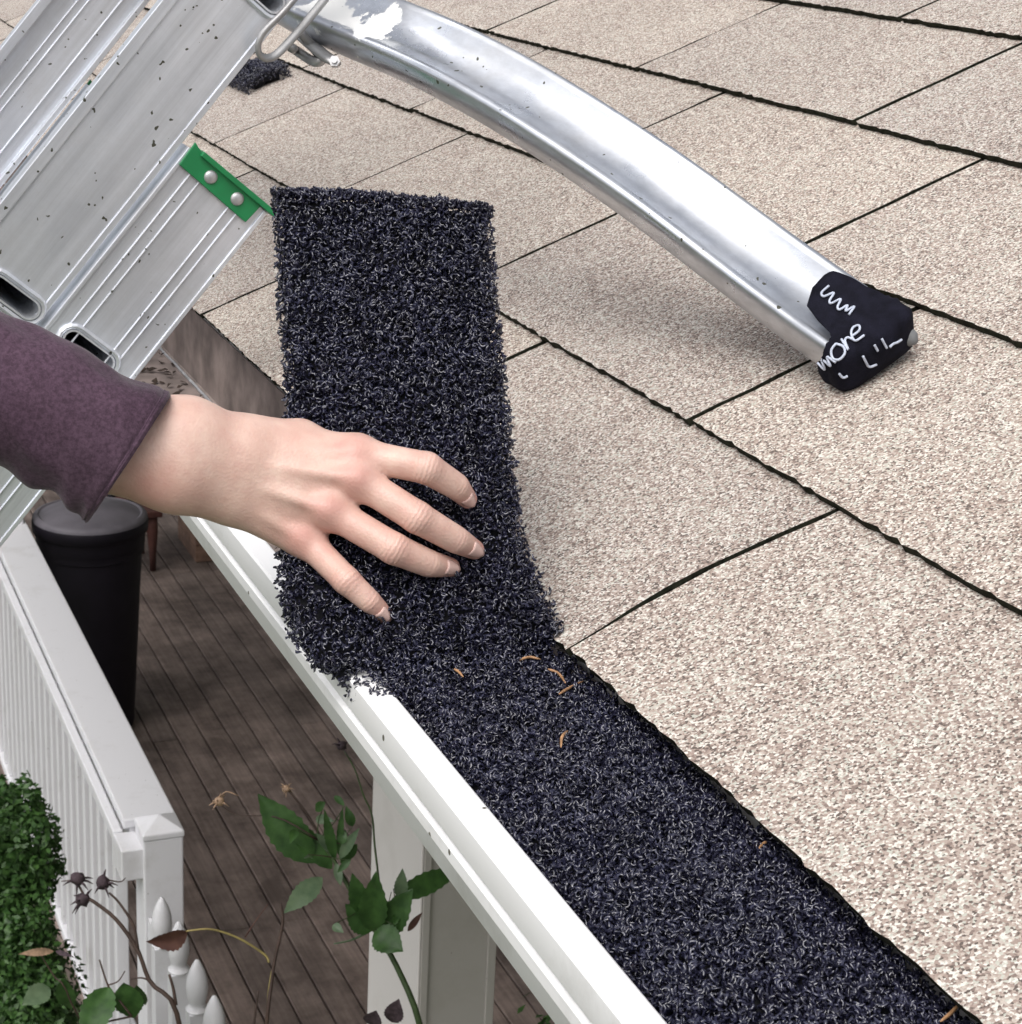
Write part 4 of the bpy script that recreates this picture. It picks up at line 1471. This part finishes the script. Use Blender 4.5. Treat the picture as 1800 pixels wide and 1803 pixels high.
cr_ = at(345, 991, Z=DECK_Z)
crate = empty('wooden_crate', (cr_[0] + 0.25, cr_[1] + 0.25, DECK_Z), 'plain brown wooden box standing on the deck below the gutter', 'crate')
for k in range(3):
    z0 = DECK_Z + 0.003 + k * 0.112
    MB().box(cr_[0], cr_[0] + 0.62, cr_[1], cr_[1] + 0.018, z0, z0 + 0.108).build('board', M_CRATE, crate, bevel=0.002)
    MB().box(cr_[0], cr_[0] + 0.018, cr_[1] + 0.0185, cr_[1] + 0.5, z0, z0 + 0.108).build('board', M_CRATE, crate, bevel=0.002)
MB().box(cr_[0] + 0.02, cr_[0] + 0.60, cr_[1] + 0.02, cr_[1] + 0.49, DECK_Z + 0.02, DECK_Z + 0.33).build('lining', M_CRATE, crate)

# ------------------------------------------------------------------ plants
LEAF_N = 18


def leaf_geo(base, d, up, L, W, curl=0.25, fold=0.25, serr=0.06):
    d = np.array(d, float); d /= np.linalg.norm(d)
    up = np.array(up, float); up -= (up @ d) * d; up /= np.linalg.norm(up)
    sd_ = np.cross(d, up)
    v, f = [], []
    cols = (-1, -0.5, 0, 0.5, 1)
    for i in range(LEAF_N + 1):
        t_ = i / LEAF_N
        w = W * max(0.012, math.sin(math.pi * t_ ** 0.85)) ** 0.9 * (1 - 0.25 * max(0, t_ - 0.7)) * (1 + (serr if i % 2 else -serr) * (0.3 < t_ * 2 < 1.9))
        c_ = np.array(base) + d * L * t_ * (1 - 0.1 * curl * t_) - up * L * curl * t_ * t_
        for q in cols:
            v.append(c_ + sd_ * w * q + up * (abs(q) * w * fold + 0.10 * W * mnoise.noise(Vector((t_ * 5 + L * 900, q * 2.2, W * 700)))))
    n = len(cols)
    for i in range(LEAF_N):
        for j in range(n - 1):
            k = i * n + j
            f.append((k, k + 1, k + n + 1, k + n))
    return v, f


def P(x_, y_, D):
    return at(x_, y_, D=D)


def leaf_px(root, a_, b_, w_px, D0, D1, mat, tilt=0.4, curl=0.15, fold=0.25, label=None, name='leaf'):
    A, B = P(*a_, D0), P(*b_, D1)
    L = np.linalg.norm(B - A)
    up = -dcam + np.array([0, 0, tilt])
    v, f = leaf_geo(A, B - A, up, L, w_px * 0.88 / FOC * D0 / 2, curl, fold)
    o = mesh_obj(name, v, f, mat, root, smooth=True)
    if label: o['label'] = label
    return o


def stem_px(root, pts, r0, r1, mat, name='stem', n=26):
    pts3 = smooth_path([P(x_, y_, D) for x_, y_, D in pts], n)
    o = MB().tube(pts3, np.linspace(r0, r1, n), 6).build(name, mat, root, smooth=True)
    return o


def burr(root, c_, r, mat, seed, name='dried_flower'):
    rr_ = random.Random(seed)
    m_ = MB()
    ico = bmesh.new(); bmesh.ops.create_icosphere(ico, subdivisions=2, radius=1.0)
    ico.verts.index_update()
    vs = []
    for v_ in ico.verts:
        q = 1 + 0.45 * mnoise.noise(v_.co * 2.3 + Vector((seed, 0, 0)))
        vs.append(np.array(c_) + np.array(v_.co) * r * q)
    m_.add(vs, [tuple(x_.index for x_ in fc.verts) for fc in ico.faces])
    ico.free()
    for _ in range(7):
        d = np.array([rr_.gauss(0, 1), rr_.gauss(0, 1), rr_.gauss(0, 1)]); d /= np.linalg.norm(d)
        e = d + np.array([0, 0, -0.6])
        m_.tube([c_ + d * r * .6, c_ + d * r * 1.4, c_ + d * r * 1.7 + e * r * .5], [r * .22, r * .16, r * .04], 5)
    return m_.build(name, mat, root, smooth=True)


base1 = P(318, 1860, 3.2)
rose1 = empty('rose_bush', (base1[0], base1[1], GROUND_Z), 'dark rose cane with three dried blooms in front of the white railing', 'rose', 'rose canes below the gutter')
stem_px(rose1, [(345, 2400, 3.35), (330, 1950, 3.25), (310, 1780, 3.2), (265, 1730, 3.2), (242, 1672, 3.2), (205, 1620, 3.2), (168, 1590, 3.2), (150, 1580, 3.2)], 0.0048, 0.0030, M_STEMB)
stem_px(rose1, [(243, 1672, 3.2), (235, 1630, 3.2), (210, 1590, 3.2), (192, 1572, 3.2)], 0.0028, 0.0018, M_STEMB, n=14)
stem_px(rose1, [(150, 1580, 3.2), (140, 1562, 3.2), (135, 1552, 3.2)], 0.002, 0.0018, M_STEMB, n=6)
stem_px(rose1, [(310, 1770, 3.2), (305, 1740, 3.2), (298, 1716, 3.2)], 0.0030, 0.0022, M_STEMB, n=8)
stem_px(rose1, [(265, 1728, 3.2), (250, 1722, 3.2), (230, 1724, 3.2)], 0.0016, 0.0012, M_STEMB, n=8)
stem_px(rose1, [(232, 1790, 3.18), (205, 1755, 3.18), (190, 1735, 3.18), (175, 1690, 3.18)], 0.0020, 0.0014, M_STEMB, n=10)
stem_px(rose1, [(190, 1735, 3.18), (208, 1728, 3.18), (220, 1710, 3.18)], 0.0014, 0.0010, M_STEMB, n=8)
for i, (a_, b_) in enumerate(((137, 1548), (181, 1554), (146, 1585))):
    burr(rose1, P(a_, b_, 3.2), 0.0115, M_HEAD, 3 + i)
stem_px(rose1, [(128, 1550, 3.2), (118, 1551, 3.2), (108, 1552, 3.2)], 0.0014, 0.0008, M_STEMB, n=6)
stem_px(rose1, [(192, 1550, 3.2), (212, 1553, 3.2), (221, 1546, 3.2)], 0.0014, 0.0008, M_STEMB, n=6)
leaf_px(rose1, (192, 1738), (146, 1830), 66, 3.18, 3.1, M_LEAF)
leaf_px(rose1, (218, 1730), (236, 1802), 60, 3.17, 3.2, M_LEAF, label='broad green leaf edge on to the railing')
leaf_px(rose1, (240, 1735), (256, 1782), 26, 3.19, 3.25, M_LEAF)
leaf_px(rose1, (88, 1740), (42, 1765), 44, 3.15, 3.1, M_LEAFP)
leaf_px(rose1, (112, 1722), (122, 1790), 40, 3.15, 3.2, M_LEAF)
leaf_px(rose1, (95, 1675), (38, 1678), 16, 3.15, 3.1, M_STRAW)
leaf_px(rose1, (98, 1675), (122, 1682), 10, 3.15, 3.1, M_HEAD)
stem_px(rose1, [(232, 1790, 3.18), (150, 1800, 3.18), (112, 1735, 3.15), (96, 1720, 3.15), (70, 1678, 3.14)], 0.0018, 0.001, M_STEMB, n=14)

base2 = P(470, 1860, 3.3)
rose2 = empty('rose_bush', (base2[0], base2[1], GROUND_Z), 'thin brown cane with a yellow arching stalk and withered purple brown leaf', 'rose', 'rose canes below the gutter')
stem_px(rose2, [(450, 2400, 3.4), (460, 1960, 3.35), (470, 1800, 3.3), (478, 1730, 3.3), (484, 1690, 3.3), (498, 1625, 3.3), (494, 1590, 3.3)], 0.0042, 0.0022, M_STEMB)
stem_px(rose2, [(474, 1695, 3.3), (465, 1680, 3.3), (420, 1652, 3.28), (375, 1637, 3.26), (340, 1638, 3.25), (318, 1642, 3.25)], 0.0022, 0.0015, M_STEMY)
stem_px(rose2, [(432, 1650, 3.29), (450, 1622, 3.29), (472, 1592, 3.29)], 0.0014, 0.0007, M_LEAFB, n=10)
stem_px(rose2, [(470, 1800, 3.3), (473, 1750, 3.3), (479, 1710, 3.3)], 0.0024, 0.0018, M_STEMY, n=8)
stem_px(rose2, [(440, 1900, 3.3), (448, 1800, 3.3), (455, 1745, 3.3)], 0.0028, 0.0014, M_STEMB, n=10)
leaf_px(rose2, (330, 1640), (266, 1672), 50, 3.25, 3.22, M_LEAFB, tilt=-0.5, curl=0.35, fold=0.5, label='withered purple brown leaf')

base3 = P(745, 1860, 3.0)
rose3 = empty('rose_bush', (base3[0], base3[1], GROUND_Z), 'green leafy rose cane in front of the porch post', 'rose', 'rose canes below the gutter')
stem_px(rose3, [(790, 2500, 3.2), (765, 1950, 3.05), (738, 1800, 3.0), (705, 1715, 3.0), (672, 1655, 3.0), (640, 1610, 3.0), (610, 1555, 3.0), (585, 1510, 3.0), (560, 1478, 3.0)], 0.0058, 0.0026, M_STEMG)
stem_px(rose3, [(672, 1640, 3.0), (668, 1560, 3.02), (660, 1490, 3.02), (655, 1435, 3.02), (640, 1400, 3.02), (625, 1355, 3.02), (605, 1320, 3.02)], 0.0020, 0.0011, M_STEMG)
stem_px(rose3, [(585, 1505, 3.0), (560, 1465, 3.0), (535, 1425, 3.0), (508, 1392, 3.0)], 0.0022, 0.0016, M_STEMB, n=12)
stem_px(rose3, [(560, 1478, 3.0), (490, 1440, 3.0), (420, 1435, 3.02), (390, 1418, 3.02)], 0.0013, 0.0009, M_STEMB, n=12)
burr(rose3, P(602, 1313, 3.02), 0.008, M_HEAD, 21)
burr(rose3, P(386, 1411, 3.02), 0.0078, M_STRAW, 22)
stem_px(rose3, [(386, 1408, 3.02), (398, 1394, 3.02), (420, 1401, 3.02)], 0.0018, 0.0007, M_STRAW, n=7)
burr(rose3, P(504, 1389, 3.0), 0.0062, M_STRAW, 23)
leaf_px(rose3, (552, 1520), (455, 1404), 76, 3.02, 2.98, M_LEAF, tilt=0.1, fold=0.15, label='big dark green leaf in front of the deck')
leaf_px(rose3, (585, 1530), (505, 1440), 46, 3.03, 3.0, M_LEAF)
leaf_px(rose3, (568, 1545), (502, 1603), 44, 3.0, 2.95, M_LEAFP, fold=0.1, label='pale underside of a turned rose leaf')
leaf_px(rose3, (590, 1515), (572, 1432), 22, 3.0, 2.96, M_LEAF)
leaf_px(rose3, (598, 1512), (628, 1462), 22, 3.0, 2.97, M_LEAFP)
leaf_px(rose3, (596, 1506), (602, 1425), 14, 3.0, 2.97, M_LEAF)
leaf_px(rose3, (600, 1520), (632, 1480), 26, 3.0, 3.04, M_LEAF)
leaf_px(rose3, (588, 1500), (560, 1470), 22, 3.0, 2.97, M_LEAFP)
leaf_px(rose3, (592, 1520), (600, 1560), 18, 2.99, 2.98, M_LEAFP)
leaf_px(rose3, (640, 1610), (622, 1545), 40, 2.99, 2.95, M_LEAF)
leaf_px(rose3, (655, 1640), (660, 1548), 58, 3.0, 2.93, M_LEAF, fold=0.35)
leaf_px(rose3, (672, 1650), (720, 1572), 60, 3.0, 2.95, M_LEAF, fold=0.3)
leaf_px(rose3, (660, 1640), (706, 1672), 60, 2.98, 2.94, M_LEAF)
leaf_px(rose3, (655, 1640), (612, 1595), 54, 3.0, 2.97, M_LEAF)
leaf_px(rose3, (692, 1585), (820, 1522), 46, 3.02, 3.08, M_LEAF, label='long leaf running behind the gutter lip')
leaf_px(rose3, (705, 1585), (708, 1535), 28, 3.0, 2.97, M_LEAFP)
leaf_px(rose3, (718, 1640), (742, 1608), 14, 3.0, 2.99, M_LEAFB)
stem_px(rose3, [(650, 1640, 3.0), (620, 1655, 2.98), (588, 1662, 2.97)], 0.0022, 0.0010, M_LEAFP, n=8)
leaf_px(rose3, (690, 1800), (700, 1765), 40, 3.0, 2.97, M_HEAD)
leaf_px(rose3, (655, 1805), (660, 1785), 40, 3.0, 2.97, M_HEAD)


rl = random.Random(77)
for k in range(16):   # side shoots with small leaves along the cane
    bx_, by_ = rl.choice([(560, 1480), (585, 1510), (600, 1530), (640, 1600), (665, 1640), (690, 1600)])
    ex_, ey_ = bx_ + rl.uniform(-55, 60), by_ + rl.uniform(-75, 30)
    dd = rl.uniform(-0.06, 0.06)
    stem_px(rose3, [(bx_, by_, 3.0), ((bx_ + ex_) / 2 + rl.uniform(-8, 8), (by_ + ey_) / 2, 3.0 + dd / 2), (ex_, ey_, 3.0 + dd)], 0.0011, 0.0006, M_STEMG if k % 3 else M_STEMB, n=8)
    if k % 4:
        leaf_px(rose3, (ex_, ey_), (ex_ + rl.uniform(-30, 30), ey_ + rl.uniform(-38, 26)), rl.uniform(13, 26), 3.0 + dd, 3.0 + dd + rl.uniform(-.03, .03), rl.choice([M_LEAF, M_LEAF, M_LEAFP]), fold=0.35, curl=0.35)


# leafy masses made of many small leaves: shrubs
def leaf_cloud(name, c_, rad, count, size, mat, seed, hollow=0.55):
    r = np.random.default_rng(seed)
    d = r.normal(size=(count, 3)); d /= np.linalg.norm(d, axis=1)[:, None]
    rr_ = hollow + (1 - hollow) * r.random(count) ** 0.6
    lump = np.array([1 + 0.22 * mnoise.noise(Vector(q * 2.2)) + 0.12 * mnoise.noise(Vector(q * 6.0)) for q in d])
    C_ = np.array(c_) + d * np.array(rad) * (rr_ * lump)[:, None]
    nrm = d + 0.7 * r.normal(size=(count, 3)); nrm[:, 2] += 0.3
    nrm /= np.linalg.norm(nrm, axis=1)[:, None]
    t1 = np.cross(nrm, r.normal(size=(count, 3))); t1 /= np.linalg.norm(t1, axis=1)[:, None]
    t2 = np.cross(nrm, t1)
    s_ = size * r.uniform(0.6, 1.3, count)[:, None]
    V = np.stack([C_ - t1 * s_, C_ - t1 * s_ * .2 + t2 * s_ * 0.52 + nrm * s_ * .12, C_ + t1 * s_, C_ - t1 * s_ * .2 - t2 * s_ * 0.52 + nrm * s_ * .12], 1)
    F = (np.arange(count) * 4)[:, None] + np.arange(4)[None]
    return np_mesh(name, V.reshape(-1, 3), F, mat, smooth=False)


sc_ = P(-25, 1660, 5.0)
shrub = empty('boxwood_shrub', (sc_[0], sc_[1], GROUND_Z), 'dense dark green clipped shrub outside the white railing', 'shrub')
cl = leaf_cloud('foliage', (sc_[0], sc_[1], sc_[2] - 0.42), (0.235, 0.32, 0.80), 26000, 0.0105, M_SHRUB, 41); local(cl, shrub); cl['kind'] = 'stuff'
c2 = P(42, 1730, 4.9)
cl2 = leaf_cloud('foliage', (c2[0], c2[1], c2[2] - 0.25), (0.13, 0.2, 0.42), 9000, 0.0115, M_SHRUB, 43); local(cl2, shrub); cl2['kind'] = 'stuff'
c3 = P(15, 1500, 5.05)
cl3 = leaf_cloud('foliage', tuple(c3), (0.13, 0.2, 0.19), 6000, 0.0115, M_SHRUB, 44); local(cl3, shrub); cl3['kind'] = 'stuff'
inner = leaf_cloud('inner_foliage', (sc_[0], sc_[1], sc_[2] - 0.42), (0.17, 0.25, 0.70), 5000, 0.02, M_SHRUB, 42, 0.2); local(inner, shrub); inner['kind'] = 'stuff'
for k in range(5):
    a_ = k * 1.26
    MB().tube([(sc_[0], sc_[1], GROUND_Z), (sc_[0] + .05 * math.cos(a_), sc_[1] + .07 * math.sin(a_), GROUND_Z + .8), (sc_[0] + .12 * math.cos(a_), sc_[1] + .18 * math.sin(a_), sc_[2])], [0.016, 0.011, 0.004], 6).build('stem', M_STEMB, shrub, smooth=True)

fc_ = P(945, 1800, 3.9)
fern = empty('low_plant', (fc_[0], fc_[1], GROUND_Z), 'low dark green plant growing beside the porch post', 'plant')
cl = leaf_cloud('foliage', (fc_[0], fc_[1], fc_[2] - 1.05), (0.15, 0.15, 1.05), 9000, 0.013, M_SHRUB, 51, 0.3); local(cl, fern); cl['kind'] = 'stuff'
MB().tube([(fc_[0], fc_[1], GROUND_Z), (fc_[0] + 0.01, fc_[1], GROUND_Z + 0.9), tuple(fc_ - np.array([0, 0, 0.1]))], [0.012, 0.008, 0.004], 6).build('stem', M_STEMB, fern, smooth=True)
